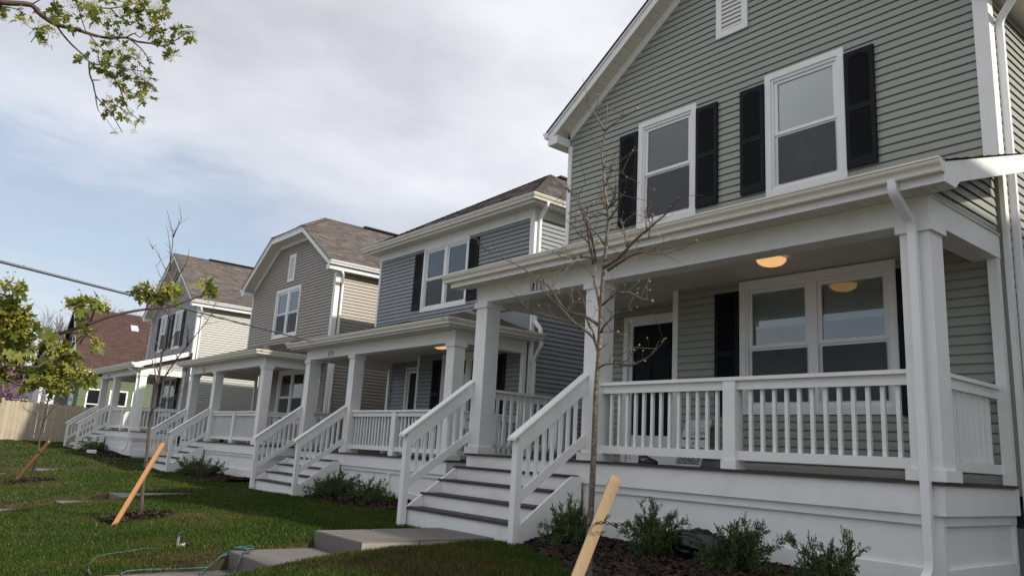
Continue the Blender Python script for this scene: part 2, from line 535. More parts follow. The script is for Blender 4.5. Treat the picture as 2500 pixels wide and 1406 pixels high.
# ------------------------------------------------------------------ windows, shutters, doors, vents
def ring(b, x0, x1, z0, z1, wl, wr, wb, wt, y0, y1):
    b.box(x0, x0 + wl, y0, y1, z0, z1); b.box(x1 - wr, x1, y0, y1, z0, z1)
    b.box(x0 + wl, x1 - wr, y0, y1, z0, z0 + wb); b.box(x0 + wl, x1 - wr, y0, y1, z1 - wt, z1)
def mitred(name, m, parent, x0, x1, z0, z1, w, y0, y1):
    g = .0012
    for pts in (((x0, z0), (x1, z0), (x1 - w, z0 + w), (x0 + w, z0 + w)), ((x0, z1), (x0 + w, z1 - w), (x1 - w, z1 - w), (x1, z1)),
                ((x0, z0 + g), (x0 + w - g, z0 + w), (x0 + w - g, z1 - w), (x0, z1 - g)), ((x1, z0 + g), (x1, z1 - g), (x1 - w + g, z1 - w), (x1 - w + g, z0 + w))):
        b = MB(); b.prism([(x, y0, z) for x, z in pts], (0, y1 - y0, 0)); b.build(name, m, parent)
def window(H, x0, x1, z0, z1, Y, units=1, blind=(1.0, 0.0), grid=False, trim=.09, curtain=False):
    """front-facing window; returns the opening in the siding"""
    fx0, fx1, fz0, fz1 = x0 + trim, x1 - trim, z0 + trim, z1 - trim
    b = MB()
    mull = .12
    wu = (fx1 - fx0 - (units - 1) * mull) / units
    ring(b, fx0, fx1, fz0, fz1, .03, .03, .03, .04, Y - .028, Y + .10)
    for i in range(units - 1):
        xm = fx0 + (i + 1) * wu + i * mull
        b.box(xm, xm + mull, Y - .032, Y + .10, fz0 + .03, fz1 - .04)
    w = b.build('window', WHITE2, H)
    mitred('trim', WHITE, w, x0, x1, z0, z1, trim, Y - .048, Y + .004)
    zm = z0 + (z1 - z0) * .485
    for i in range(units):
        a = fx0 + i * (wu + mull); c = a + wu
        if i == 0: a += .03
        if i == units - 1: c -= .03
        lo, hi = fz0 + .03, fz1 - .04
        sb = MB(); ring(sb, a + .001, c - .001, zm + .0005, hi - .001, .05, .05, .045, .045, Y - .004, Y + .03); sb.build('sash', WHITE2, w)
        sb = MB(); ring(sb, a + .0015, c - .0015, lo + .001, zm, .052, .052, .05, .035, Y + .016, Y + .05); sb.build('sash', WHITE2, w)
        box('pane', GLASS, w, a + .045, c - .045, Y + .012, Y + .015, zm + .04, hi - .04)
        box('screen', SCREEN, w, a + .046, c - .046, Y + .002, Y + .004, lo + .046, zm - .030)
        box('pane', GLASS, w, a + .045, c - .045, Y + .030, Y + .033, lo + .04, zm - .03)
        if grid:
            box('muntin', WHITE2, w, (a + c) / 2 - .012, (a + c) / 2 + .012, Y - .002, Y + .006, zm + .045, hi - .045)
            box('muntin', WHITE2, w, (a + c) / 2 - .012, (a + c) / 2 + .012, Y - .004, Y - .001, lo + .05, zm - .035)
        fr = blind[i % len(blind)]
        if fr > 0:
            bb = MB(); zt = hi - .03; zb = zt - fr * (zt - zm - .02)
            z = zt - .03
            bb.box(a + .04, c - .04, Y + .03, Y + .07, zt - .03, zt)
            while z > zb:
                bb.quad((a + .045, Y + .047, z - .024), (c - .045, Y + .047, z - .024), (c - .045, Y + .052, z + .006), (a + .045, Y + .052, z + .006)); z -= .024
            bb.box(a + .042, c - .042, Y + .036, Y + .066, zb - .03, zb - .008)
            bb.build('blind', BLIND, w)
        if curtain:
            cu = MB(); n = 14
            for q in range(n):
                xa = a + (c - a) * q / n; xb = a + (c - a) * (q + 1) / n; d = .03 * (q % 2)
                cu.quad((xa, Y + .09 + d, zm + .02), (xb, Y + .12 - d, zm + .02), (xb, Y + .12 - d, hi), (xa, Y + .09 + d, hi))
            cu.build('curtain', BLIND, w)
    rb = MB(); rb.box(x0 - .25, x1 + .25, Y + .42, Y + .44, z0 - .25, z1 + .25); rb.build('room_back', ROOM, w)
    ri = .05
    return (x0 + ri, x1 - ri, z0 + ri, z1 - ri)
SHUTC = {}
def shutter(H, x0, x1, z0, z1, Y):
    wd, ht = x1 - x0, z1 - z0
    key = (round(wd, 2), round(ht, 2))
    if key not in SHUTC:
        b = MB(); st = .055; zmid = ht * .475
        b.box(0, st, -.036, 0, 0, ht); b.box(wd - st, wd, -.036, 0, 0, ht)
        b.box(st, wd - st, -.036, 0, 0, .13); b.box(st, wd - st, -.036, 0, zmid, zmid + .075)
        # upper rail with a shallow arch
        n = 8; ar = []
        for i in range(n + 1):
            q = i / n; ar.append((st + (wd - 2 * st) * q, -.036, ht - .105 + .045 * math.sin(math.pi * q)))
        b.prism(ar + [(wd - st, -.036, ht), (st, -.036, ht)], (0, .036, 0))
        b.box(st, wd - st, -.020, 0, .13, ht - .06)
        l = MB(); z = .14
        while z < ht - .075:
            if not (zmid - .022 < z < zmid + .075):
                l.quad((st, -.037, z), (wd - st, -.037, z), (wd - st, -.026, z + .025), (st, -.026, z + .025))
                l.quad((st, -.037, z), (st, -.028, z - .002), (wd - st, -.028, z - .002), (wd - st, -.037, z))
            z += .0285
        SHUTC[key] = (b.mesh('shutter', SHUT), l.mesh('louvers', SHUT))
    mw = Matrix.Translation((x0, Y - .030, z0))
    s = link('shutter', SHUTC[key][0], H, mw)
    l = link('louvers', SHUTC[key][1], s, mw); l['kind'] = 'stuff'
def vent(H, x0, x1, z0, z1, Y, n):
    b = MB(); b.box(x0 + .06, x1 - .06, Y - .034, Y - .020, z0 + .06, z1 - .06)
    v = b.build('gable_vent', VENTM, H)
    mitred('trim', WHITE, v, x0, x1, z0, z1, .10, Y - .056, Y - .02)
    h = (z1 - z0 - .2) / n
    for i in range(n):
        z = z0 + .1 + i * h
        s = MB(); s.prism([(x0 + .1, Y - .060, z + .004), (x0 + .1, Y - .036, z + h * .98), (x0 + .1, Y - .032, z + h * .98), (x0 + .1, Y - .054, z + .002)], (x1 - x0 - .2, 0, 0))
        s.build('slat', VENTM, v)
def door(H, x0, x1, z0, z1, Y, tw=.17, kick=True):
    b = MB(); ring(b, x0, x1, z0, z1, tw * .55, tw * .55, .0001, tw * .55, Y - .036, Y + .02)
    ring(b, x0 + tw * .55, x1 - tw * .55, z0, z1 - tw * .55, tw * .45, tw * .45, .03, tw * .35, Y + .0, Y + .06)
    d = b.build('door_frame', WHITE, H)
    a, c, lo, hi = x0 + tw, x1 - tw, z0 + .03, z1 - tw * .9
    b = MB(); b.box(a, c, Y + .03, Y + .07, lo, hi)
    wd = c - a
    for px in (.13, .56):
        for q0, q1 in ((.07, .30), (.36, .72), (.78, .93)):
            xa, xb, za, zb = a + wd * px, a + wd * (px + .31), lo + (hi - lo) * q0, lo + (hi - lo) * q1
            b.prism([(xa, Y + .03, za), (xb, Y + .03, za), (xb, Y + .03, zb), (xa, Y + .03, zb)], (0, -.004, 0))
            b.box(xa + .03, xb - .03, Y + .018, Y + .026, za + .03, zb - .03)
    ds = b.build('door', DOOR, d)
    if kick: box('kick_plate', WHITE2, d, a + .005, c - .005, Y + .008, Y + .016, lo + .002, lo + .40)
    k = MB(); k.tube([(c - .07, Y + .03, lo + .95), (c - .07, Y - .02, lo + .95), (c - .07, Y - .045, lo + .95)], [.012, .012, .028], 10)
    k.build('door_knob', GUTTER, d, True)
    return (x0 + .04, x1 - .04, z0 - .1, z1 - .04)

# ------------------------------------------------------------------ roofs
PAL = {'brown': [(.108, .091, .081), (.086, .072, .064), (.128, .108, .095), (.098, .083, .074), (.076, .064, .058), (.116, .094, .082)],
       'grey': [(.100, .089, .082), (.082, .073, .067), (.120, .107, .097), (.091, .080, .074), (.071, .063, .058)],
       'old': [(.066, .037, .030), (.058, .033, .027), (.073, .042, .033), (.062, .035, .028)]}
def shingles(parent, planes, pal='brown', row=.14, seed=1):
    rg = random.Random(seed)
    b = MB()
    for A, B, C, D in planes:
        A, B, C, D = map(Vector, (A, B, C, D))
        nrm = (B - A).cross(D - A if (D - A).length > .01 else C - A).normalized()
        if nrm.z < 0: nrm = -nrm
        ud = (B - A).normalized()
        L = max(((D - A) - ud * (D - A).dot(ud)).length, .05)
        rows = max(2, int(L / row))
        for i in range(rows):
            t0, t1 = i / rows, min(1, (i + 1.12) / rows)
            l0, r0_ = A.lerp(D, t0), B.lerp(C, t0); l1, r1 = A.lerp(D, t1), B.lerp(C, t1)
            w = (r0_ - l0).length
            if w < .03: continue
            u = -rg.uniform(0, .2)
            while u < w:
                s = rg.choice((.14, .18, .24, .32, .45)); a, c = max(u, 0), min(u + s - .003, w); u += s
                if c - a < .012: continue
                fa, fc = a / w, c / w
                h = .007 + (rg.random() < .4) * .006
                p0, p1 = l0.lerp(r0_, fa), l0.lerp(r0_, fc)
                q1, q0 = l1.lerp(r1, fc), l1.lerp(r1, fa)
                if (q1 - q0).length < .004: q1 = q0 + ud * .004
                col = rg.choice(PAL[pal]); k = rg.uniform(.9, 1.12); col = tuple(x * k for x in col)
                b.quad(p0 + nrm * h, p1 + nrm * h, q1 + nrm * .002, q0 + nrm * .002); b.c.append(col)
                b.quad(p0 - nrm * .004, p1 - nrm * .004, p1 + nrm * h, p0 + nrm * h); b.c.append(tuple(x * .9 for x in col))
    return b.build('shingles', SHING, parent, kind='stuff')
def hip_caps(parent, A, B, pal='brown', step=.16, wdt=.15):
    """separate cap shingles bent over a hip or ridge from A (low) to B (high)"""
    A, B = Vector(A), Vector(B); d = (B - A); L = d.length; d.normalize()
    s = d.cross(Vector((0, 0, 1))).normalized(); n = s.cross(d)
    k = int(L / step)
    for i in range(k):
        p = A + d * (i * step); q = p + d * (step * 1.25)
        b = MB()
        for a0, a1 in ((-1, 0), (0, 1)):
            f = lambda P, a, h: P + s * (a * wdt) + n * (h + .02 - abs(a) * .055)
            b.quad(f(p, a0, .014), f(p, a1, .014), f(q, a1, .004), f(q, a0, .004))
            b.quad(f(p, a0, .004), f(p, a1, .004), f(p, a1, .014), f(p, a0, .014))
        b.c = [random.choice(PAL[pal])] * len(b.f)
        b.build('cap_shingle', SHING, parent)
GPROF = [(0, 0), (.072, 0), (.078, .012), (.080, .030), (.090, .050), (.108, .068), (.116, .082), (.117, .098), (.128, .104), (.128, .122), (.120, .122), (.118, .112), (.108, .110), (.100, .07), (.075, .045), (.068, .010), (.004, .010), (.004, .115), (0, .115)]
def gutter(parent, path, z, name='gutter', m=None):
    """path: (x, y, ox, oy) with outward vector (mitre vectors at corners)"""
    b = MB(); k = len(GPROF)
    for x, y, ox, oy in path:
        b.v += [(x + ox * d, y + oy * d, z + h) for d, h in GPROF]
    for i in range(len(path) - 1):
        for j in range(k):
            a = i * k + j; c = i * k + (j + 1) % k
            b.f.append((a, c, c + k, a + k)); b.mi.append(0)
    cap = [0, 1, 2, 3, 4, 5, 6, 7, 8, 9, 18]
    b.f.append(tuple(cap)); b.mi.append(0)
    e = (len(path) - 1) * k
    b.f.append(tuple(e + q for q in cap[::-1])); b.mi.append(0)
    return b.build(name, m or GUTTER, parent)
DSP = [(-.038, -.028), (-.030, -.032), (.030, -.032), (.038, -.028), (.038, .028), (.030, .032), (-.030, .032), (-.038, .028)]
def downspout(parent, path, m=None, ups=(1, 0, 0)):
    # round the elbows with extra points
    P = [Vector(p) for p in path]; q = [P[0]]
    for i in range(1, len(P) - 1):
        a, b_, c = P[i - 1], P[i], P[i + 1]
        r = min(.07, (a - b_).length * .45, (c - b_).length * .45)
        p0 = b_ + (a - b_).normalized() * r; p1 = b_ + (c - b_).normalized() * r
        for t in (0, .25, .5, .75, 1): q.append(p0.lerp(b_, t).lerp(b_.lerp(p1, t), t))
    q.append(P[-1])
    b = MB(); b.sweep([(y, x) for x, y in DSP], q, ups=ups)
    o = b.build('downspout', m or WHITE2, parent)
    return o

# digits of the house-number plates (serif strokes)
def strip(b, pts, wid, y, th=.003):
    """thick stroke in the XZ plane"""
    for i in range(len(pts) - 1):
        (x0, z0), (x1, z1) = pts[i], pts[i + 1]
        w0, w1 = wid[i], wid[i + 1]
        dx, dz = x1 - x0, z1 - z0; l = math.hypot(dx, dz) or 1; nx_, nz_ = -dz / l, dx / l
        b.prism([(x0 + nx_ * w0, y, z0 + nz_ * w0), (x0 - nx_ * w0, y, z0 - nz_ * w0), (x1 - nx_ * w1, y, z1 - nz_ * w1), (x1 + nx_ * w1, y, z1 + nz_ * w1)], (0, -th - .0001 * (i % 3), 0))
def arc(cx_, cz_, rx, rz, a0, a1, n=14):
    return [(cx_ + rx * math.cos(math.radians(a0 + (a1 - a0) * i / n)), cz_ + rz * math.sin(math.radians(a0 + (a1 - a0) * i / n))) for i in range(n + 1)]
def wids(n, thin, thick, fn): return [thin + (thick - thin) * fn(i / n) for i in range(n + 1)]
DIG = {
    '8': [(arc(0, .73, .17, .20, 0, 360, 20), lambda t: abs(math.cos(2 * math.pi * t))), (arc(0, .27, .21, .25, 0, 360, 20), lambda t: abs(math.cos(2 * math.pi * t)))],
    '1': [([(0, .0), (0, .5), (0, .98)], lambda t: 1), ([(-.14, .84), (0, .95)], lambda t: .2), ([(-.15, .02), (.15, .02)], lambda t: .1)],
    '5': [([(-.12, .93), (.20, .96)], lambda t: 1), ([(-.12, .93), (-.15, .56)], lambda t: .1), (arc(-.02, .30, .21, .29, 115, -150, 18), lambda t: .2 + .9 * math.sin(math.pi * min(1, t * 1.15)))],
    '9': [(arc(0, .68, .19, .27, 0, 360, 20), lambda t: abs(math.cos(2 * math.pi * t))), (arc(-.10, .60, .29, .56, 5, -85, 12), lambda t: 1 - t * .8)],
    '2': [(arc(0, .74, .18, .22, 160, -35, 14), lambda t: .3 + .7 * t), ([(.14, .60), (-.19, .06)], lambda t: .6), ([(-.19, .05), (.2, .05)], lambda t: .9)],
    '3': [(arc(0, .75, .17, .20, 150, -90, 14), lambda t: .2 + .8 * math.sin(math.pi * t)), (arc(0, .28, .20, .26, 90, -150, 14), lambda t: .2 + .8 * math.sin(math.pi * t))],
    '7': [([(-.19, .93), (.2, .93)], lambda t: .9), ([(.19, .92), (-.04, .0)], lambda t: .9)],
}
def number_plate(H, text, x0, x1, z0, z1, Y):
    b = MB(); b.box(x0, x1, Y - .008, Y, z0, z1)
    p = b.build('number_plate', WHITE2, H)
    f = MB(); ring(f, x0 + .004, x1 - .004, z0 + .004, z1 - .004, .005, .005, .005, .005, Y - .0115, Y - .008); f.build('border', BLACKP, p)
    h = (z1 - z0) * .80; w = (x1 - x0) * .27; cx0 = (x0 + x1) / 2 - w
    for i, ch in enumerate(text):
        d = MB()
        for pts, fn in DIG[ch]:
            n = len(pts) - 1
            strip(d, [(cx0 + i * w + q[0] * h * .62 + q[1] * h * .05, (z0 + z1) / 2 - h / 2 + q[1] * h) for q in pts], [h * (.026 + .062 * fn(k / max(1, n))) for k in range(n + 1)], Y - .008)
        d.build('digit', BLACKP, p)

# ------------------------------------------------------------------ houses
def build_house(c):
    Xp, Yp, D, Yw, Xl, Xr = c['Xp'], c['Yp'], c['D'], c['Yw'], c['Xl'], c['Xr']
    sid = SID[c['siding']]; near = c.get('near', False)
    X = lambda u: Xp + u
    Y = lambda v: Yp + v
    Z = lambda z: D + z
    gr = c['ground']
    Ya = Yw + .6                      # recessed door wall
    Yb = Yw + 10.5                    # back of the house
    H = thing('house', ((Xl + Xr) / 2, Yp, gr), c['label'], 'house', 'new two-storey houses in the row')
    pal = c['pal']
    # ---- walls -------------------------------------------------
    dp = 1.0 if near else 1.25
    zE, s, os_, of = c['zE'], c.get('slope', .66), .28, c.get('of', .33)
    xc = (Xl + Xr) / 2; hw = (Xr - Xl) / 2
    gable = c['roof'] in ('gable', 'clipped')
    ztop = (zE - .10) if gable else c['zfr'][0] + .03
    zpr = Z(2.60 + .33 * (Yw - Yp + .33) + .14)           # porch roof meets the wall
    ops = []
    for w in c['windows']:
        ops.append(window(H, *w['r'], Yw, w.get('units', 1), w.get('blind', (1.0,)), w.get('grid', False)))
        for sx in w.get('shut', ()):
            shutter(H, sx[0], sx[1], sx[2], sx[3], Yw)
    extra = None
    clip = None
    if gable:
        zclip = c.get('zclip', 99)
        rg = min(zE + s * hw, zclip)
        def clip(z, zz=zE - .06):
            if z > zclip - .06: return (0, -1)
            q = max(0, (z - zz) / s)
            return (Xl + q, Xr - q)
        if zclip < 90:
            xo = (zclip - zE) / s
            extra = [(Xl, ztop), (Xr, ztop), (Xr - xo, zclip), (Xl + xo, zclip)]
        else:
            extra = [(Xl, ztop), (Xr, ztop), (xc, rg)]
    fwl = wall_panel('front_wall', sid, H, 'front', Yw, Xl, Xr, zpr - .5, ztop, ops, extra)
    siding(fwl, sid, 'front', Yw, Xl + .02, Xr - .05, zpr - .12, (min(zE + s * hw, c.get('zclip', 99)) - .05) if gable else c['zfr'][0] + .03, ops, clip, dp)
    # lower (porch) wall: window wall and recessed door wall
    lo = []
    wr = (X(3.663), X(5.775), Z(.705), Z(2.50))
    lo.append(window(H, *wr, Yw, 2, c.get('pblind', (.62, .62)), c.get('pgrid', False), curtain=c.get('curtain', False)))
    if c.get('pshut', True):
        shutter(H, X(3.272), X(3.655), Z(.69), Z(2.375), Yw); shutter(H, X(5.785), X(6.168), Z(.69), Z(2.375), Yw)
    pw = wall_panel('porch_wall', sid, H, 'front', Yw, X(2.60), Xr, Z(-.1), zpr - .5, lo)
    siding(pw, sid, 'front', Yw, X(2.60), Xr - .05, Z(.0), Z(2.50), lo, None, dp)
    dop = door(H, X(1.0), X(2.26), Z(0), Z(2.36), Ya, kick=c.get('kick', True))
    dw = wall_panel('door_wall', sid, H, 'front', Ya, Xl, X(2.60), Z(-.1), Z(2.56), [dop])
    siding(dw, sid, 'front', Ya, Xl + .02, X(2.60), Z(0), Z(2.50), [dop], None, dp)
    b = MB(); b.box(X(2.60) + .001, X(2.612), Yw + .03, Ya, Z(-.1), Z(2.56)); b.build('return_wall', sid, H)
    box('corner_trim', WHITE, H, X(2.512), X(2.606), Yw - .034, Yw + .05, Z(.002), Z(2.528))
    # side wall
    zsE = (zE - s * os_ - .10) if gable else c['zfr'][1] - .02
    rw = wall_panel('side_wall', c.get('sidem', sid), H, 'right', Xr, Yw, Yb, gr - .2, zsE)
    siding(rw, c.get('sidem', sid), 'right', Xr, Yw + .02, Yb, Z(-.10) - 3 * E_S, zsE, [], None, dp)
    b = MB(); b.quad((Xl, Ya, gr - .2), (Xl, Yb, gr - .2), (Xl, Yb, zsE), (Xl, Ya, zsE)); b.quad((Xl, Yw, Z(2.57)), (Xl, Ya, Z(2.57)), (Xl, Ya, zsE), (Xl, Yw, zsE)); b.quad((Xl, Yb, gr - .2), (Xr, Yb, gr - .2), (Xr, Yb, zsE), (Xl, Yb, zsE))
    b.build('back_walls', sid, H)
    b = MB(); b.box(Xl + .03, Xr + .012, Yw + .06, Yb - .02, gr - .3, Z(-.10) - 3 * E_S); b.build('foundation', FOUND, H)
    # corner boards
    ct = zsE - .005
    b = MB(); b.box(Xr - .11, Xr + .047, Yw - .047, Yw, zpr - .08, ct); b.box(Xr, Xr + .047, Yw, Yw + .10, Z(-.3), ct); b.build('corner_board', WHITE, H)
    b = MB(); b.box(Xl - .034, Xl + .055, Yw - .047, Yw, zpr - .4, ct); b.box(Xl - .034, Xl, Yw, Yw + .09, zpr - .4, ct); b.build('corner_board', WHITE, H)
    # ---- main roof ----------------------------------------------
    if gable:
        zs = zE - s * os_                                   # underside at the eave
        zr = zE + s * hw
        yf = Yw - of
        T = .19
        ya = c.get('yapex', None)
        zc_ = c.get('zclip', None)
        P = lambda x, y, t: (x, y, zE + s * (hw - abs(x - xc)) + t)
        b = MB()
        # roof deck slab, both slopes
        for sg in (-1, 1):
            xe = xc + sg * (hw + os_)
            if zc_:
                xk = xc + sg * (hw - (zc_ - zE) / s)
                low = [(xe, yf + .03), (xk, yf + .03), (xc, ya), (xc, Yb + .3), (xe, Yb + .3)]
            else:
                low = [(xe, yf + .03), (xc, yf + .03), (xc, Yb + .3), (xe, Yb + .3)]
            b.prism([P(x, y, .03) for x, y in low], (0, 0, T - .03))
        if zc_:
            xo = hw - (zc_ - zE) / s
            b.prism([P(xc - xo, yf + .03, .03), P(xc + xo, yf + .03, .03), P(xc, ya, .03)], (0, 0, T - .03))
        roof = b.build('roof', material('roof_deck', (.03, .026, .024), .9), H)
        pls = []
        for sg in (-1, 1):
            xe = xc + sg * (hw + os_ + .03)
            if zc_:
                xk = xc + sg * xo
                A, Bv, Cv, Dv = P(xe, yf - .03, T), P(xe, Yb + .3, T), P(xk, Yb + .3, T), P(xk, yf - .03, T)
                pls.append((A, Bv, Cv, Dv))
                pls.append((P(xk, yf - .03, T), P(xk, Yb + .3, T), P(xc, Yb + .3, T), P(xc, ya, T)))
            else:
                pls.append((P(xe, yf - .03, T), P(xe, Yb + .3, T), P(xc, Yb + .3, T), P(xc, yf - .03, T)))
        if zc_:
            pls.append((P(xc - xo, yf - .03, T), P(xc + xo, yf - .03, T), P(xc, ya, T), P(xc, ya, T)))
        shingles(roof, pls, pal, seed=c['seed'])
        b = MB(); b.prism([(xc - .10, (ya or yf) , zr + T - .05), (xc, (ya or yf), zr + T + .025), (xc + .10, (ya or yf), zr + T - .05)], (0, Yb - (ya or yf), 0))
        b.build('ridge_cap', material('ridge_cap', (.075, .06, .055), .9, var=.3, vscale=8), roof)
        b = MB(); b.box(xc - .13, xc + .13, (ya or yf) + 1.6, Yb - 1, zr + T + .02, zr + T + .065); b.build('ridge_vent', material('ridge_vent', (.03, .027, .026), .8), roof)
        if zc_:
            hip_caps(roof, P(xc + xo, yf - .02, T), P(xc, ya, T), pal); hip_caps(roof, P(xc - xo, yf - .02, T), P(xc, ya, T), pal)
        # rake boards, soffits and friezes on both slopes
        for sg in (-1, 1):
            q = lambda d, t: (xc + sg * (hw - d), zE + s * d + t)      # d measured inward from the wall
            dend = (zc_ - zE) / s if zc_ else hw
            def pr(name, d0, d1, t0, t1, y0, y1, m):
                (xa, za), (xb, zb) = q(d0, 0), q(d1, 0)
                bb = MB(); bb.prism([(xa, y0, za + t0), (xb, y0, zb + t0), (xb, y0, zb + t1), (xa, y0, za + t1)], (0, y1 - y0, 0))
                return bb.build(name, m, H)
            pr('rake_board', -os_, dend, -.03, .165, yf, yf + .028, WHITE)
            pr('rake_trim', -os_, dend, .115, .164, yf - .020, yf - .001, WHITE)
            pr('drip_edge', -os_ - .03, dend, .166, .190, yf - .038, yf + .03, material('roof_deck', (.03, .026, .024), .9))
            pr('frieze_board', 0.0, dend, -.165, -.012, Yw - .049, Yw + .002, WHITE)
            if near:
                sc = math.hypot(1, s); st = .15 / sc; d = -os_ + .02; sf = None
                while d + st < dend:
                    o = pr('soffit_panel', d, d + st - .006, -.012, .012, yf + .028, Yw - .001, SOFFIT); d += st
            else:
                pr('rake_soffit', -os_ + .02, dend, -.012, .012, yf + .028, Yw - .001, SOFFIT)
            # eave box: return, fascia, soffit, gutter
            xw = Xl if sg < 0 else Xr
            xo_ = xw + sg * os_
            a_, b_ = sorted((xw + sg * .036, xo_))
            box('eave_return', WHITE, H, a_, b_, yf - .002, Yw + .10, zs - .10, zs + .05)
            a2, b2 = sorted((xo_, xo_ - sg * .03)); box('fascia', WHITE, H, a2, b2, Yw + .10, Yb + .3, zs - .095, zs + .15)
            a3, b3 = sorted((xw, xo_ - sg * .03)); box('eave_soffit', SOFFIT, H, a3, b3, Yw + .10, Yb, zs - .09, zs - .07)
            gutter(H, [(xo_, yf - .03, sg, 0), (xo_, Yb + .25, sg, 0)], zs + .045, m=WHITE2)
        if zc_:
            xo2 = xo + .02
            box('clip_board', WHITE, H, xc - xo2, xc + xo2, yf - .001, yf + .027, zc_ - .03, zc_ + .165)
            box('clip_trim', WHITE, H, xc - xo2, xc + xo2, yf - .021, yf - .002, zc_ + .115, zc_ + .164)
            box('drip_edge', material('roof_deck', (.03, .026, .024), .9), H, xc - xo2, xc + xo2, yf - .039, yf + .028, zc_ + .167, zc_ + .191)
            box('clip_soffit', SOFFIT, H, xc - xo2, xc + xo2, yf + .027, Yw - .002, zc_ - .014, zc_ + .01)
            box('clip_frieze', WHITE, H, xc - xo - .03, xc + xo + .03, Yw - .0475, Yw + .001, zc_ - .165, zc_ - .015)
        zg = zs + .04; xg = Xr + os_ + .05
    else:                                                  # hip roof
        oh = .36; z0, z1 = c['zfr']
        box('frieze_board', WHITE, H, Xl - .036, Xr + .049, Yw - .049, Yw + .001, z0, z1)
        box('frieze_board', WHITE, H, Xr, Xr + .0485, Yw + .001, Yb, z0, z1)
        ex0, ex1, ey0, ey1 = Xl - oh, Xr + oh, Yw - oh, Yb + oh
        box('eave_soffit', SOFFIT, H, ex0 + .03, ex1 - .03, ey0 + .03, Yw + .06, z1 + .001, z1 + .02)
        box('eave_soffit', SOFFIT, H, Xr - .05, ex1 - .03, Yw + .06, ey1, z1 + .002, z1 + .021)
        box('fascia', WHITE, H, ex0, ex1, ey0, ey0 + .03, z1 - .02, z1 + .16)
        box('fascia', WHITE, H, ex1 - .03, ex1, ey0 + .03, ey1, z1 - .02, z1 + .16)
        gutter(H, [(ex0, ey1, -1, 0), (ex0, ey0, -1, -1), (ex1, ey0, 1, -1), (ex1, ey1, 1, 0)], z1 + .035, m=GUTTER)
        zt = z1 + .16; h2 = (ex1 - ex0) / 2; sl = c['slope']; xm = (ex0 + ex1) / 2
        rz = zt + sl * h2; yA, yB = ey0 + h2, ey1 - h2
        if yB < yA: yB = yA + .5
        A, B_, C_, D_ = (ex0 - .03, ey0 - .03, zt), (ex1 + .03, ey0 - .03, zt), (ex1 + .03, ey1, zt), (ex0 - .03, ey1, zt)
        R0, R1 = (xm, yA, rz), (xm, yB, rz)
        b = MB(); b.poly([A, B_, R0]); b.poly([B_, C_, R1, R0]); b.poly([C_, D_, R1]); b.poly([D_, A, R0, R1]); b.quad((ex0, ey0, zt - .01), (ex0, ey1, zt - .01), (ex1, ey1, zt - .01), (ex1, ey0, zt - .01))
        roof = b.build('roof', material('roof_deck', (.03, .026, .024), .9), H)
        up_ = lambda p: (p[0], p[1], p[2] + .012)
        shingles(roof, [tuple(map(up_, q)) for q in ((A, B_, R0, R0), (B_, C_, R1, R0), (D_, A, R0, R1))], pal, seed=c['seed'])
        hip_caps(roof, up_(B_), up_(R0), pal); hip_caps(roof, up_(A), up_(R0), pal)
        b = MB(); b.box(xm - .13, xm + .13, yA + .3, yB, rz + .0, rz + .06); b.build('ridge_vent', material('ridge_vent', (.03, .027, .026), .8), roof)
        zg = z1 + .02; xg = Xr + oh + .04; yf = ey0
    # ---- porch: deck, skirt -------------------------------------
    nb = int((Ya - Yp + .03) / .142)
    b = MB(); b.box(X(.05), X(6.82), Y(.05), Ya - .02, Z(-.12), Z(-.032)); dk = b.build('deck', DECKM, H)
    for i in range(nb):
        y0 = Y(-.035) + i * .142
        if y0 > Yw - .15: xa, xb = Xl + .03, X(2.59)
        else: xa, xb = X(-.025), X(6.895)
        box('deck_board', DECKM, dk, xa, xb, y0, y0 + .138, Z(-.030), Z(0))
    sk = MB(); sk.box(X(.02), X(6.795), Y(.078), Y(.10), gr - .15, Z(-.30)); sk.box(X(6.76), X(6.792), Y(.10), Yw, gr - .15, Z(-.30))
    sk.box(X(.02), X(.06), Y(.06), Yw, gr - .15, Z(-.30))
    skirt = sk.build('skirt', WHITE, H)
    ub = 2.49                                                # skirt starts right of the stairs
    box('rim_board', WHITE, skirt, X(0), X(6.87), Y(0), Y(.045), Z(-.285), Z(-.031))
    box('rim_board', WHITE, skirt, X(6.83), X(6.869), Y(.045), Yw - .03, Z(-.285), Z(-.031))
    box('rim_board', WHITE, skirt, X(.001), X(.04), Y(.045), Yw - .03, Z(-.285), Z(-.031))
    box('band_board', WHITE, skirt, X(.012), X(6.830), Y(.040), Y(.068), Z(-.372), Z(-.284))
    box('band_board', WHITE, skirt, X(6.802), X(6.829), Y(.068), Yw - .03, Z(-.372), Z(-.284))
    zb = gr - .1
    for a_, b_ in ((0.0, .10), (6.755, 6.856)) + (((ub, ub + .1), (4.62, 4.72)) if not near else ((ub, ub + .11),)):
        box('stile', WHITE, skirt, X(a_), X(b_ - .028 if b_ > 6.8 else b_), Y(.041), Y(.078), zb, Z(-.373))
    for a_, b_ in ((.03, .10), (Yw - Yp - .13, Yw - Yp - .04)):
        box('stile', WHITE, skirt, X(6.79), X(6.8275), Y(a_ + .045), Y(b_), zb, Z(-.373))
    box('bottom_rail', WHITE, skirt, X(.10), X(6.755), Y(.042), Y(.078), zb, Z(-.73))
    box('bottom_rail', WHITE, skirt, X(6.79), X(6.827), Y(.10), Yw - .13, zb, Z(-.73))
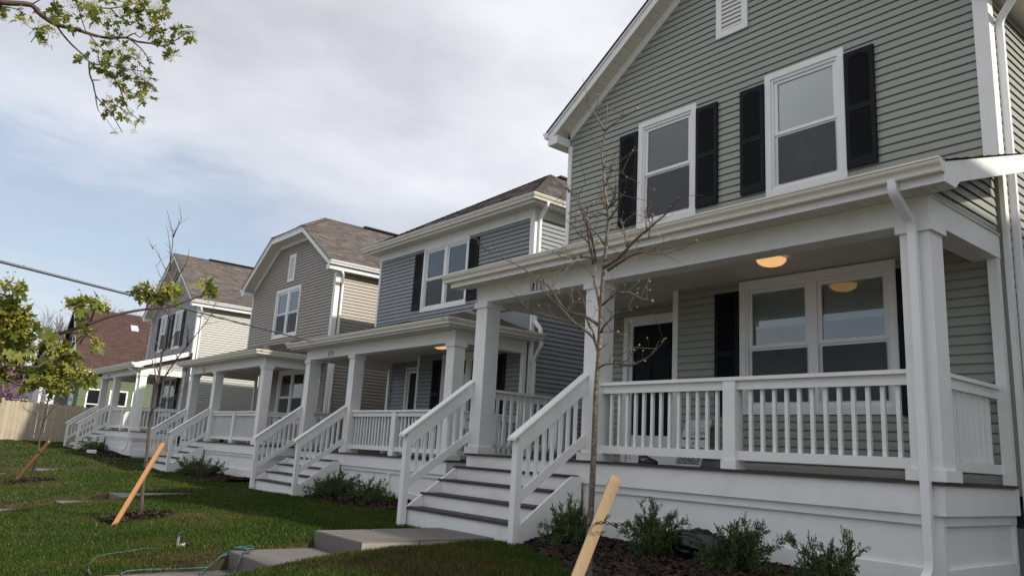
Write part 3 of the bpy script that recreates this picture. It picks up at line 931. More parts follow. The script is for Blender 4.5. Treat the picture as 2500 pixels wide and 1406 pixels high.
    # ---- posts, beams, ceiling ----------------------------------
    for a_ in (0.0, 2.45, 6.60):
        b = MB(); b.box(X(a_), X(a_ + .27), Y(0.002), Y(.27), Z(.0), Z(2.325)); po = b.build('post', WHITE, H)
        box('post_cap', WHITE, po, X(a_ - .03), X(a_ + .30), Y(-.028), Y(.298), Z(2.243), Z(2.338))
        box('post_base', WHITE, po, X(a_ - .036), X(a_ + .306), Y(-.034), Y(.304), Z(.0005), Z(.098))
    b = MB(); b.box(X(0), X(6.87), Y(0), Y(.268), Z(2.328), Z(2.582)); bm = b.build('porch_beam', WHITE, H)
    box('side_beam', WHITE, bm, X(6.602), X(6.868), Y(.268), Yw - .036, Z(2.329), Z(2.580))
    box('side_beam', WHITE, bm, X(.002), X(.268), Y(.268), Ya - .03, Z(2.329), Z(2.580))
    box('beam_flashing', GUTTER, bm, X(6.862), X(6.884), Y(.02), Yw - .04, Z(2.580), Z(2.592))
    for a_ in (6.61, .01):
        yy = Yw if a_ > 1 else Ya
        box('pilaster', WHITE, H, X(a_ + .15), X(a_ + .25), yy - .115, yy - .03, Z(.0), Z(2.328))
    ceil = MB(); ceil.box(X(.2), X(6.65), Y(.2), Ya, Z(2.545), Z(2.56)); ce = ceil.build('porch_ceiling', SOFFIT, H)
    if near:
        xx = X(.27)
        while xx < X(6.59):
            box('ceiling_panel', SOFFIT, ce, xx + .002, xx + .099, Y(.268), (Ya if xx < X(2.55) else Yw) - .005, Z(2.53), Z(2.543)); xx += .1016
    else:
        cb = MB(); xx = X(.27)
        while xx < X(6.59):
            cb.box(xx + .002, xx + .099, Y(.268), (Ya if xx < X(2.55) else Yw) - .005, Z(2.53), Z(2.543)); xx += .1016
        q = cb.build('ceiling_panels', SOFFIT, ce, kind='stuff')
    # ---- guard rails ---------------------------------------------
    def guard(a, b_, axis, fixed, inner, cap=True):
        """rail between two posts; axis 'x' (front) or 'y' (side); fixed = outer face coordinate, inner = +1/-1 into the porch"""
        def bx(nm, u0, u1, d0, d1, z0, z1):
            if axis == 'x': return box(nm, WHITE, H, u0, u1, fixed + inner * d0, fixed + inner * d1, Z(z0), Z(z1))
            return box(nm, WHITE, H, fixed + inner * d0, fixed + inner * d1, u0, u1, Z(z0), Z(z1))
        if cap: bx('rail_cap', a, b_, .005, .15, .948, .987)
        bx('top_rail', a, b_, .03, .068, .850, .9478)
        bx('bottom_rail', a, b_, .03, .068, .100, .197)
        n = max(1, int(round((b_ - a) / .138)) - 1); st = (b_ - a) / (n + 1)
        for i in range(n):
            p = a + st * (i + 1)
            bx('baluster', p - .019, p + .019, .0685, .1055, .13, .9475)
    guard(X(2.72), X(4.592), 'x', Y(.055), 1, False)
    guard(X(4.748), X(6.60), 'x', Y(.055), 1, False)
    box('rail_cap', WHITE, H, X(2.72), X(6.60), Y(.04), Y(.21), Z(.948), Z(.987))
    b = MB(); b.box(X(4.592), X(4.748), Y(.05), Y(.20), Z(0), Z(.9475)); np_ = b.build('rail_post', WHITE, H)
    box('post_foot', WHITE, np_, X(4.575), X(4.765), Y(.035), Y(.215), Z(.0008), Z(.095))
    guard(Y(.27), Yw - .115, 'y', X(6.80), -1)
    guard(Y(.27), Ya - .115, 'y', X(.07), 1)
    # ---- stairs ---------------------------------------------------
    tv = [-.03, -.20, -.47, -.755, -1.04]; tz = [0, -.196, -.392, -.588, -.786]
    gy = gr - D                                   # ground relative to the deck
    nt_ = 5
    if gy > -.93: nt_ = 5
    for side in (-.045, 2.455):
        pts = [(0.0, -.21), (-.17, -.21), (-1.02, -.805), (-1.055, -.86), (-1.055, gy - .1), (-.85, gy - .1), (0.0, -.60)]
        st = MB(); st.prism([(X(side), Y(v), Z(z)) for v, z in pts], (.04, 0, 0))
        stairs = st.build('stair_stringer', WHITE, H)
    for i in range(1, nt_):
        y1 = Y(tv[i]); run = (tv[i - 1] - tv[i])
        for k, (d0, d1) in enumerate(((0, .138), (.142, max(.16, run + .02)))):
            if k == 1 and run < .2: d1 = .19
            box('tread', DECKM, stairs, X(-.06), X(2.4545), y1 + d0, y1 + d1, Z(tz[i] - .032), Z(tz[i]))
    for i in range(nt_):
        y1 = Y(tv[i] + .028); zb_ = tz[i + 1] if i < nt_ - 1 else max(gy - .05, tz[i] - .35)
        box('riser', WHITE, stairs, X(-.004), X(2.454), y1, y1 + .018, Z(zb_ + .0005), Z(tz[i] - .0325))
    # newels, hand rails
    for u0, side in ((-.045, 0), (2.435, 1)):
        b = MB(); b.box(X(u0), X(u0 + .095), Y(-1.13), Y(-1.035), gr - .1, Z(.19)); nw = b.build('newel_post', WHITE, H)
        um = u0 + .0475
        hz_ = lambda v: 1.075 + .742 * v                       # underside of the cap
        bb = MB(); v0, v1 = -1.20, -.001
        # hand-rail cap with a groove along it
        prof = [(-.07, 0), (.07, 0), (.07, .022), (.045, .040), (.03, .036), (-.03, .036), (-.045, .040), (-.07, .022)]
        for v in (v0, v1):
            bb.v += [(X(um + a_), Y(v), Z(hz_(v) + h_)) for a_, h_ in prof]
        k = len(prof)
        for j in range(k): bb.f.append((j, (j + 1) % k, k + (j + 1) % k, k + j)); bb.mi.append(0)
        bb.f.append(tuple(range(k))[::-1]); bb.mi.append(0); bb.f.append(tuple(range(k, 2 * k))); bb.mi.append(0)
        hr = bb.build('hand_rail', WHITE, H)
        bb = MB(); bb.prism([(X(um + .012), Y(v), Z(z)) for v, z in ((-1.13, hz_(-1.13) - .001), (-1.035, hz_(-1.035) - .235), (-.003, hz_(-.003) - .215), (-.003, hz_(-.003) - .001))], (.034, 0, 0)); bb.build('rail_board', WHITE, hr)
        lz = lambda v: .325 + .695 * v
        bb = MB(); bb.prism([(X(um + .010), Y(v), Z(z)) for v, z in ((-1.034, lz(-1.034)), (-1.034, lz(-1.034) - .135), (-.003, lz(-.003) - .135), (-.003, lz(-.003)))], (.036, 0, 0)); bb.build('lower_rail', WHITE, hr)
        n = 7
        for i in range(n):
            v = -1.035 + (1.03) * (i + 1) / (n + 1)
            box('baluster', WHITE, hr, X(um - .028), X(um + .0095), Y(v - .019), Y(v + .019), Z(lz(v) - .10), Z(hz_(v) - .02))
    # ---- porch roof -----------------------------------------------
    ez, ev = 2.60, -.33
    su0, su1 = -.225, 7.13
    pr_s = .33
    zP = lambda v, t=0: Z(ez + pr_s * (v - ev) + t)
    vW = Yw - Yp
    if near:
        b = MB(); b.box(X(su0), X(su1), Y(ev), Y(-.001), Z(2.597), Z(2.602)); sf = b.build('eave_soffit', SOFFIT, H)
        xx = X(su0)
        while xx < X(su1) - .05:
            box('soffit_panel', SOFFIT, sf, xx + .0025, xx + .099, Y(ev) + .001, Y(-.002), Z(2.583), Z(2.596)); xx += .1016
    else:
        box('eave_soffit', SOFFIT, H, X(su0), X(su1), Y(ev), Y(-.002), Z(2.583), Z(2.60))
    if c['porch'] == 'shed':
        fa = box('fascia', WHITE, H, X(su0 - .03), X(su1 + .03), Y(ev - .03), Y(ev), Z(2.545), Z(2.74))
        gutter(H, [(X(su0 - .13), Y(ev - .031), 0, -1), (X(su1 + .045), Y(ev - .031), 0, -1)], Z(2.618))
        b = MB(); b.prism([(X(su0), Y(v), z) for v, z in ((ev, zP(ev, .02)), (vW - .03, zP(vW - .03, .02)), (vW - .03, zP(vW - .03, .14)), (ev, zP(ev, .14)))], (su1 - su0, 0, 0))
        roof = b.build('porch_roof', material('roof_deck', (.03, .026, .024), .9), H)
        shingles(roof, [((X(su0 - .05), Y(ev - .07), zP(ev - .07, .145)), (X(su1 + .05), Y(ev - .07), zP(ev - .07, .145)), (X(su1 + .05), Y(vW - .002), zP(vW, .145)), (X(su0 - .05), Y(vW - .002), zP(vW, .145)))], pal, seed=c['seed'] + 5)
        for ua in (su0 - .031, su1 + .002):
            b = MB(); b.prism([(X(ua), Y(v), z) for v, z in ((ev - .028, Z(2.547)), (-.12, Z(2.547)), (-.02, zP(-.02, -.07)), (vW - .04, zP(vW, -.07)), (vW - .04, zP(vW, .125)), (ev - .028, zP(ev, .125)))], (.029, 0, 0))
            b.build('rake_board', WHITE, H)
        b = MB(); b.prism([(X(6.87), Y(v), z) for v, z in ((-.001, zP(0, -.02)), (vW - .04, zP(vW, -.02)), (vW - .04, zP(vW, .0)), (-.001, zP(0, .0)))], (su1 - 6.87, 0, 0)); b.build('rake_soffit', SOFFIT, H)
        # siding of the small end gable
        eg = wall_panel('end_gable', sid, H, 'right', X(6.83), Y(.0), Yw - .04, Z(2.585), Z(2.60), extra=[(Y(0), Z(2.60)), (Yw - .04, Z(2.60)), (Yw - .04, zP(vW, -.02)), (Y(.0), zP(0, -.02))])
        siding(eg, sid, 'right', X(6.83), Y(.005), Yw - .035, Z(2.595), zP(vW, -.03), clip=lambda z: (Y((z - .03 - Z(ez)) / pr_s + ev), Yw - .035))
    else:
        A, B_ = (X(su0 - .03), Y(ev - .03)), (X(su1 + .03), Y(ev - .03))
        box('fascia', WHITE, H, A[0], B_[0], Y(ev - .03), Y(ev), Z(2.58), Z(2.74))
        box('fascia', WHITE, H, B_[0] - .03, B_[0], Y(ev), Yw - .04, Z(2.58), Z(2.74))
        box('eave_soffit', SOFFIT, H, X(6.872), B_[0] - .03, Y(-.001), Yw - .04, Z(2.584), Z(2.601))
        gutter(H, [(A[0], Yw - .1, -1, 0), (A[0], A[1], -1, -1), (B_[0], B_[1], 1, -1), (B_[0], Yw + .12, 1, 0)], Z(2.618))
        zt = zP(ev, .14); ru = vW - ev + .03
        zt2 = zt + pr_s * ru
        q = [(A[0] - .05, A[1] - .05, zt - .01), (B_[0] + .05, B_[1] - .05, zt - .01), (B_[0] + .05 - ru, Yw - .002, zt2), (A[0] - .05 + ru, Yw - .002, zt2)]
        rgt = [(B_[0] + .05, B_[1] - .05, zt - .01), (B_[0] + .05, Yw + .1, zt - .01), (B_[0] + .05 - ru, Yw + .1, zt2), (B_[0] + .05 - ru, Yw - .002, zt2)]
        lft = [(A[0] - .05, Yw, zt - .01), (A[0] - .05, A[1] - .05, zt - .01), (A[0] - .05 + ru, Yw - .002, zt2), (A[0] - .05 + ru, Yw, zt2)]
        dn = lambda p: (p[0], p[1], p[2] - .012)
        b = MB(); b.poly([dn(p) for p in q]); b.poly([dn(rgt[0]), dn(rgt[1]), dn(rgt[3])]); b.poly([dn(lft[0]), dn(lft[1]), dn(lft[2])])
        roof = b.build('porch_roof', material('roof_deck', (.03, .026, .024), .9), H)
        rgt2 = (rgt[0], (B_[0] + .05, Yw - .002, zt - .01), q[2], q[2])
        lft2 = ((A[0] - .05, Yw - .002, zt - .01), lft[1], q[3], q[3])
        shingles(roof, [tuple(q), rgt2, lft2], pal, seed=c['seed'] + 5)
        hip_caps(roof, q[1], q[2], pal); hip_caps(roof, q[0], q[3], pal)
    # ---- lamp, number plate --------------------------------------
    lx, ly = X(c.get('lu', 4.665)), Y(.93)
    b = MB(); n = 20
    for i, (r_, h_) in enumerate(((.175, 0), (.172, -.022), (.155, -.045), (.125, -.066), (.08, -.080), (.0, -.087))):
        for j in range(n):
            a = 2 * math.pi * j / n; b.v.append((lx + r_ * math.cos(a), ly + r_ * math.sin(a), Z(2.505) + h_))
    for i in range(5):
        for j in range(n): b.f.append((i * n + j, i * n + (j + 1) % n, i * n + n + (j + 1) % n, i * n + n + j)); b.mi.append(0)
    if c.get('lamp', False):
        lp = b.build('porch_light', LAMP, H, True)
        b = MB(); b.tube([(lx, ly, Z(2.5045)), (lx, ly, Z(2.53))], .165, 20); b.build('lamp_base', WHITE2, lp)
    number_plate(H, c['num'], X(1.288), X(1.588), Z(2.360), Z(2.503), Y(-.0005))
    # ---- down pipes -----------------------------------------------
    for path in c['spouts']:
        downspout(H, path)
    return H

H1 = dict(Xp=-9.75, Yp=7.2, D=-.026, Yw=8.98, Xl=-9.61, Xr=-2.86, siding='sage', near=True, ground=-1.03, seed=1, pal='grey', num='815',
    label='near house at the right edge with sage green siding and number 815', roof='gable', zE=5.75, slope=.687, porch='shed', lamp=True, pblind=(.62, .60),
    windows=[dict(r=(-5.655, -4.505, 3.602, 5.402), blind=(1.0,), shut=[(-6.05, -5.667, 3.715, 5.287), (-4.497, -4.114, 3.715, 5.287)]),
             dict(r=(-7.985, -6.835, 3.600, 5.395), blind=(.55,), shut=[(-8.378, -7.995, 3.700, 5.270), (-6.825, -6.442, 3.705, 5.277)])],
    spouts=[[(-3.01, 6.79, 2.62), (-3.01, 6.80, 2.50), (-3.005, 7.10, 2.30), (-3.005, 7.135, 2.2), (-3.005, 7.135, -.70), (-3.01, 7.11, -.80), (-3.07, 6.95, -.93)],
            [(-2.50, 8.95, 5.42), (-2.50, 8.97, 5.34), (-2.775, 9.14, 5.12), (-2.775, 9.14, -.80), (-2.775, 8.95, -.92)]])
H2 = dict(Xp=-19.59, Yp=8.9, D=-.19, Yw=10.85, Xl=-19.46, Xr=-12.71, siding='blue', ground=-1.2, seed=2, pal='grey', num='819',
    label='blue grey house with low hip roof and number 819, second from the right', roof='hip', zE=0, zfr=(5.23, 5.45), slope=.643, porch='hip', lamp=True, lu=5.0,
    windows=[dict(r=(-17.17, -15.12, 3.495, 5.262), units=2, blind=(1.0, 1.0), shut=[(-17.57, -17.185, 3.585, 5.14), (-15.105, -14.72, 3.585, 5.14)])],
    spouts=[[(-12.30, 10.83, 5.49), (-12.30, 10.83, 5.42), (-12.635, 10.93, 5.20), (-12.635, 10.93, 2.95), (-12.635, 10.93, 2.85), (-12.43, 10.93, 2.66), (-12.43, 10.93, 2.50)],
            [(-12.40, 10.93, 2.40), (-12.40, 10.93, 2.30), (-12.66, 10.98, 2.02), (-12.66, 10.98, -.9), (-12.62, 10.8, -1.05)]])
H3 = dict(Xp=-29.42, Yp=8.95, D=-.165, Yw=10.8, Xl=-29.07, Xr=-22.2, siding='taupe', ground=-1.18, seed=3, pal='brown', num='823',
    label='taupe house with clipped gable roof and louvred vent, third from the right', roof='clipped', zE=5.62, slope=.648, zclip=7.0, yapex=11.75, of=.42, porch='hip', pshut=False, curtain=True, pblind=(0, 0),
    windows=[dict(r=(-26.82, -24.75, 3.50, 5.262), units=2, blind=(1.0, 1.0))],
    spouts=[[(-21.80, 10.75, 5.30), (-21.80, 10.8, 5.22), (-22.12, 10.98, 4.98), (-22.12, 10.98, 3.2)],
            [(-22.10, 10.93, 2.42), (-22.10, 10.93, 2.33), (-22.14, 10.95, 2.05), (-22.14, 10.95, -.9), (-22.1, 10.8, -1.05)]])
H4 = dict(Xp=-41.17, Yp=8.45, D=.037, Yw=10.25, Xl=-40.87, Xr=-33.85, siding='grey', sidem=SID['cream'], ground=-.86, seed=4, pal='brown', num='827',
    label='grey house with steep gable beside the tan fence, last of the new houses', roof='gable', zE=5.66, slope=.68, of=.40, porch='shed', pgrid=True, pblind=(0, 0),
    windows=[dict(r=(-37.0, -35.85, 3.72, 5.50), blind=(1.0,), shut=[(-37.39, -37.01, 3.83, 5.39), (-35.84, -35.46, 3.83, 5.39)]),
             dict(r=(-39.2, -38.05, 3.72, 5.50), blind=(1.0,), shut=[(-39.59, -39.21, 3.83, 5.39), (-38.04, -37.66, 3.83, 5.39)])],
    spouts=[[(-33.48, 10.2, 5.32), (-33.48, 10.25, 5.24), (-33.77, 10.40, 5.0), (-33.77, 10.40, -.6)],
            [(-34.75, 8.05, 2.65), (-34.75, 8.08, 2.55), (-34.46, 8.38, 2.35), (-34.46, 8.38, -.62), (-34.6, 8.25, -.78)]])
for cfg in (H1, H2, H3, H4):
    r_ = build_house(cfg)
    if cfg['num'] in ('815', '819', '823'):
        pass
for hc, v in ((H1, (-6.469, -5.925, 6.287, 7.33, 12)), (H3, (-25.99, -25.44, 5.49, 6.47, 11)), (H4, (-37.62, -37.08, 6.35, 7.3, 10))):
    root = [o for o in bpy.data.objects if o.get('label') == hc['label']][0]
    vent(root, *v[:4], hc['Yw'] , v[4])

# traced coordinates (metres) of branches, stakes, hoses
TR = {
    't1_trunk': [[-4.425,4.5,-1.074],[-4.418,4.5,-0.865],[-4.424,4.5,-0.564],[-4.41,4.5,0.061],[-4.408,4.5,0.513],[-4.39,4.5,0.811],[-4.387,4.5,1.046],[-4.382,4.5,1.25],[-4.373,4.5,1.457],[-4.36,4.5,1.594],[-4.339,4.5,1.861],[-4.329,4.5,1.955],[-4.338,4.5,2.063],[-4.382,4.5,2.192],[-4.401,4.5,2.362],[-4.413,4.5,2.477],[-4.439,4.5,2.563],[-4.428,4.5,2.65],[-4.406,4.5,2.753],[-4.389,4.5,2.92],[-4.393,4.5,3.025]],
    't1_br': [[[-4.388,4.5,1.059],[-4.503,4.504,1.126],[-4.614,4.508,1.175],[-4.783,4.512,1.222],[-4.904,4.516,1.314],[-5.002,4.52,1.426],[-5.084,4.523,1.498],[-5.23,4.527,1.581],[-5.399,4.531,1.679],[-5.539,4.535,1.755],[-5.665,4.539,1.814],[-5.849,4.543,1.894],[-6.022,4.547,1.969],[-6.144,4.551,2.037]],[[-4.397,4.5,0.85],[-4.482,4.53,0.97],[-4.633,4.559,1.061],[-4.775,4.589,1.136],[-4.894,4.619,1.211],[-5.047,4.649,1.322],[-5.204,4.678,1.417],[-5.367,4.708,1.527]],[[-4.682,4.5,1.109],[-4.775,4.47,1.137],[-4.928,4.44,1.181],[-5.027,4.41,1.216],[-5.113,4.381,1.24],[-5.188,4.351,1.298],[-5.218,4.321,1.342],[-5.223,4.291,1.373]],[[-4.45,4.5,0.963],[-4.471,4.502,1.03],[-4.526,4.504,1.081],[-4.559,4.505,1.169],[-4.578,4.507,1.247],[-4.61,4.509,1.318],[-4.648,4.511,1.371]],[[-4.385,4.5,1.188],[-4.497,4.565,1.362],[-4.6,4.631,1.483],[-4.663,4.696,1.604],[-4.725,4.762,1.707],[-4.815,4.827,1.827],[-4.929,4.893,1.966]],[[-4.465,4.5,1.622],[-4.633,4.579,1.699],[-4.853,4.659,1.741],[-5.067,4.738,1.787],[-5.277,4.817,1.869],[-5.446,4.896,1.947]],[[-4.315,4.5,1.523],[-4.112,4.425,1.542],[-3.929,4.35,1.552],[-3.752,4.275,1.533],[-3.58,4.2,1.472],[-3.347,4.126,1.425]],[[-4.359,4.5,1.24],[-4.164,4.402,1.265],[-3.97,4.305,1.285],[-3.858,4.207,1.279]],[[-4.19,4.5,1.312],[-3.931,4.35,1.254],[-3.708,4.201,1.167],[-3.465,4.051,1.085]],[[-4.397,4.5,0.715],[-4.292,4.485,0.743],[-4.147,4.47,0.734],[-4.031,4.456,0.761],[-3.985,4.441,0.791]],[[-4.151,4.5,0.738],[-3.93,4.382,0.704],[-3.72,4.265,0.712],[-3.518,4.147,0.741],[-3.339,4.03,0.79]],[[-4.392,4.5,0.859],[-4.317,4.478,0.887],[-4.242,4.457,0.91]],[[-4.405,4.5,1.01],[-4.327,4.575,1.019],[-4.249,4.649,0.995]],[[-4.379,4.5,1.003],[-4.291,4.445,1.042],[-4.168,4.389,1.076],[-4.047,4.334,1.108],[-3.85,4.278,1.096]],[[-4.411,4.5,1.283],[-4.443,4.588,1.378],[-4.465,4.676,1.445]],[[-4.755,4.5,1.198],[-4.751,4.53,1.289],[-4.802,4.561,1.389],[-4.836,4.591,1.443]],[[-4.634,4.5,1.698],[-4.522,4.341,1.618],[-4.456,4.183,1.5],[-4.384,4.024,1.391]],[[-4.478,4.5,1.481],[-4.576,4.529,1.558],[-4.676,4.559,1.628]],[[-4.38,4.5,1.551],[-4.185,4.466,1.586],[-3.975,4.431,1.695],[-3.821,4.397,1.739],[-3.673,4.362,1.789],[-3.574,4.328,1.809],[-3.479,4.294,1.856],[-3.402,4.259,1.881]],[[-4.481,4.5,1.598],[-4.517,4.486,1.729],[-4.54,4.472,1.892],[-4.579,4.458,2.061],[-4.646,4.443,2.182],[-4.745,4.429,2.291],[-4.868,4.415,2.356]],[[-4.461,4.5,1.627],[-4.478,4.457,1.823],[-4.514,4.413,1.949],[-4.519,4.37,2.026],[-4.554,4.327,2.132],[-4.572,4.284,2.19]],[[-4.367,4.5,1.749],[-4.513,4.564,1.876],[-4.686,4.629,2.001],[-4.852,4.693,2.164]],[[-4.332,4.5,2.062],[-4.252,4.485,2.148],[-4.229,4.47,2.268],[-4.234,4.455,2.394],[-4.28,4.44,2.511]],[[-4.318,4.5,2.07],[-3.864,4.157,1.973]],[[-4.423,4.5,2.523],[-4.388,4.522,2.565],[-4.383,4.545,2.627]],[[-4.408,4.5,2.778],[-4.639,4.64,3.0],[-4.919,4.78,3.323]],[[-4.405,4.5,2.777],[-4.199,4.403,2.75],[-3.967,4.306,2.715]],[[-4.327,4.5,1.954],[-4.103,4.361,1.978],[-3.925,4.222,2.014]],[[-4.343,4.5,1.989],[-4.422,4.463,2.029],[-4.47,4.425,1.986],[-4.582,4.388,2.044]],[[-4.336,4.5,2.063],[-4.85,4.936,2.379]],[[-4.114,4.5,1.694],[-4.363,4.738,1.887],[-4.632,4.976,2.13]],[[-3.911,4.5,1.779],[-4.002,4.586,1.951],[-4.092,4.672,2.033]],[[-3.849,4.5,1.818],[-4.203,4.903,2.07]],[[-3.884,4.5,1.724],[-4.165,4.846,1.972]],[[-4.39,4.5,2.26],[-4.271,4.439,2.312],[-4.193,4.378,2.329]],[[-4.405,4.5,2.452],[-4.108,4.296,2.284],[-3.81,4.092,2.12]],[[-4.427,4.5,2.614],[-4.657,4.653,2.778]],[[-4.334,4.5,2.02],[-4.433,4.529,2.124],[-4.486,4.558,2.21]],[[-4.548,4.5,1.792],[-4.601,4.431,1.861],[-4.607,4.362,1.912]],[[-4.525,4.5,1.755],[-4.484,4.363,1.803],[-4.416,4.225,1.791]],[[-4.604,4.5,2.021],[-4.532,4.453,2.094],[-4.371,4.407,2.101]],[[-4.688,4.5,2.184],[-4.677,4.484,2.268],[-4.589,4.469,2.327]],[[-4.82,4.5,2.316],[-4.761,4.385,2.306],[-4.653,4.269,2.03]]],
    't1_stake': [[-4.276,4.169,-0.97],[-4.141,4.478,-0.123]],
    't2_trunk': [[-13.667,3.697,-1.326],[-13.792,3.697,-0.812],[-13.819,3.697,-0.421],[-13.93,3.697,0.041],[-13.939,3.697,0.412],[-13.899,3.697,0.68],[-13.835,3.697,0.815],[-13.837,3.697,1.05],[-13.856,3.697,1.307],[-13.812,3.697,1.443],[-13.817,3.697,1.663],[-13.792,3.697,2.065],[-13.935,3.697,2.388],[-14.151,3.697,2.809],[-14.211,3.697,3.137],[-14.285,3.697,3.446],[-14.582,3.697,3.75],[-14.973,3.697,4.083]],
    't2_br': [[[-14.285,3.697,3.446],[-13.752,3.603,3.485],[-13.19,3.509,3.545]],[[-13.828,3.697,0.776],[-13.578,3.692,0.864],[-13.256,3.687,1.022],[-12.892,3.682,1.191],[-12.482,3.678,1.349],[-12.042,3.673,1.513],[-11.668,3.668,1.657],[-11.456,3.663,1.792],[-11.285,3.658,2.015]],[[-13.869,3.697,0.816],[-14.496,3.778,1.11],[-15.042,3.859,1.293],[-15.599,3.94,1.621],[-16.212,4.021,2.115]],[[-13.825,3.697,0.795],[-13.475,3.722,0.959],[-13.273,3.748,1.011],[-13.435,3.774,1.098]],[[-13.812,3.697,2.527],[-14.141,3.632,2.794],[-14.254,3.567,2.957],[-14.429,3.502,3.145]],[[-13.767,3.697,2.265],[-13.965,3.63,2.457],[-14.188,3.563,2.683],[-14.303,3.497,2.858]],[[-13.864,3.697,2.379],[-13.495,3.683,2.633],[-13.128,3.669,2.777],[-13.05,3.656,3.036]],[[-14.151,3.697,2.809],[-13.833,3.564,3.124],[-13.647,3.431,3.373]],[[-13.856,3.697,1.307],[-13.836,3.607,1.433],[-13.788,3.517,1.576],[-13.666,3.428,1.71]],[[-13.77,3.697,1.361],[-13.437,3.703,1.535],[-13.058,3.709,1.736]],[[-12.546,3.697,1.355],[-11.942,3.511,1.464],[-11.4,3.325,1.529]],[[-12.942,3.697,1.195],[-13.161,3.689,1.321],[-13.321,3.682,1.446]],[[-13.85,3.697,0.972],[-13.931,3.635,1.165],[-13.765,3.573,1.345]],[[-15.539,3.697,3.444],[-16.467,3.883,3.688]],[[-13.921,3.697,0.378],[-13.703,3.771,0.484],[-13.447,3.845,0.587],[-13.201,3.919,0.689]]],
    't2_stake': [[-12.995,3.16,-1.383],[-13.418,3.809,-0.154]],
    't2_base': [-13.667,3.697,-1.326],
    't3_trunk': [[-23.842,3.646,-1.397],[-23.733,3.646,-1.039],[-23.58,3.646,-0.721],[-23.725,3.646,-0.25],[-23.627,3.646,0.071],[-23.568,3.646,0.221],[-23.518,3.646,0.485],[-23.513,3.646,0.636],[-23.371,3.646,0.861],[-23.351,3.646,1.05],[-23.173,3.646,1.234],[-23.119,3.646,1.44],[-23.155,3.646,1.689]],
    't3_br': [[[-23.636,3.646,0.184],[-24.928,3.684,0.321],[-26.777,3.722,0.412],[-28.292,3.76,0.533],[-29.608,3.798,0.71]],[[-24.648,3.646,0.298],[-25.545,3.696,0.485],[-26.435,3.746,0.643],[-27.396,3.797,0.725]],[[-23.544,3.646,0.146],[-23.043,3.62,0.276],[-22.523,3.595,0.419],[-21.713,3.57,0.535],[-20.793,3.544,0.573]],[[-23.214,3.646,0.185],[-23.032,3.713,0.2],[-22.922,3.78,0.232]],[[-23.753,3.646,0.193],[-24.633,3.582,0.254],[-24.968,3.517,0.308]],[[-23.493,3.646,0.617],[-24.429,3.675,0.769],[-25.415,3.704,0.871]],[[-23.479,3.646,0.655],[-22.292,3.576,0.704],[-21.323,3.506,0.715]],[[-23.441,3.646,0.409],[-23.669,3.624,0.352],[-24.064,3.602,0.448]],[[-23.332,3.646,1.03],[-23.002,3.47,1.172],[-22.341,3.295,1.311]],[[-23.254,3.646,1.161],[-22.077,3.543,1.291],[-21.133,3.44,1.415]]],
    't3_stake': [[-24.081,3.309,-1.44],[-22.999,3.755,-0.358]],
    't3_base': [-23.842,3.646,-1.397],
    'm_br': [[[-3.484,0.297,0.143],[-3.444,0.423,0.303],[-3.417,0.477,0.339],[-3.391,0.529,0.355],[-3.364,0.571,0.376],[-3.338,0.612,0.399],[-3.307,0.664,0.43],[-3.274,0.72,0.454],[-3.241,0.78,0.473],[-3.204,0.849,0.487],[-3.166,0.906,0.518],[-3.128,0.958,0.548],[-3.098,0.992,0.558]],[[-3.34,0.613,0.402],[-3.324,0.616,0.447],[-3.31,0.617,0.469]],[[-3.233,0.782,0.473],[-3.248,0.78,0.519],[-3.265,0.775,0.549]],[[-3.218,0.83,0.494],[-3.152,0.823,0.526]],[[-3.145,0.953,0.539],[-3.105,0.958,0.574]],[[-3.383,0.565,0.374],[-3.365,0.556,0.317],[-3.347,0.543,0.253]],[[-3.367,0.59,0.387],[-3.395,0.621,0.357],[-3.42,0.659,0.346]],[[-3.208,0.834,0.485],[-3.182,0.853,0.453],[-3.156,0.86,0.434]],[[-3.286,0.284,0.114],[-3.253,0.33,0.181],[-3.224,0.353,0.202],[-3.194,0.397,0.203],[-3.163,0.441,0.204]],[[-3.386,0.305,0.045],[-3.377,0.36,0.16],[-3.371,0.416,0.147],[-3.363,0.476,0.142]],[[-3.386,0.295,0.103],[-3.41,0.364,0.154],[-3.439,0.401,0.175],[-3.468,0.436,0.188]],[[-3.163,0.441,0.204],[-3.207,0.475,0.231],[-3.25,0.512,0.249]],[[-2.878,0.242,0.263],[-2.869,0.284,0.314],[-2.863,0.291,0.361],[-2.856,0.294,0.407]],[[-2.884,0.247,0.175],[-2.873,0.298,0.256],[-2.868,0.333,0.275]],[[-3.48,0.313,0.197],[-3.5,0.46,0.156],[-3.517,0.572,0.159],[-3.535,0.656,0.173]]],
    'm_cl': [[-3.32,0.569,0.462,0.047,9],[-3.308,0.626,0.476,0.037,6],[-3.267,0.765,0.548,0.034,8],[-3.256,0.818,0.538,0.037,8],[-3.241,0.868,0.548,0.04,10],[-3.199,0.987,0.591,0.034,6],[-3.35,0.495,0.308,0.037,7],[-3.352,0.515,0.25,0.044,9],[-3.344,0.557,0.254,0.031,5],[-3.328,0.597,0.359,0.025,3],[-3.323,0.642,0.328,0.019,2],[-3.362,0.469,0.185,0.053,16],[-3.356,0.512,0.178,0.037,6],[-3.353,0.546,0.143,0.025,4],[-3.336,0.629,0.195,0.037,8],[-2.861,0.275,0.386,0.044,9],[-2.854,0.287,0.425,0.034,5],[-2.865,0.29,0.342,0.056,14],[-2.864,0.322,0.319,0.056,14],[-2.87,0.305,0.28,0.056,14],[-2.864,0.345,0.295,0.037,6],[-2.873,0.308,0.244,0.056,12],[-3.365,0.411,0.259,0.05,10],[-3.372,0.365,0.233,0.044,8],[-3.375,0.363,0.195,0.037,6],[-3.341,0.562,0.282,0.025,4],[-3.35,0.549,0.187,0.031,6]],
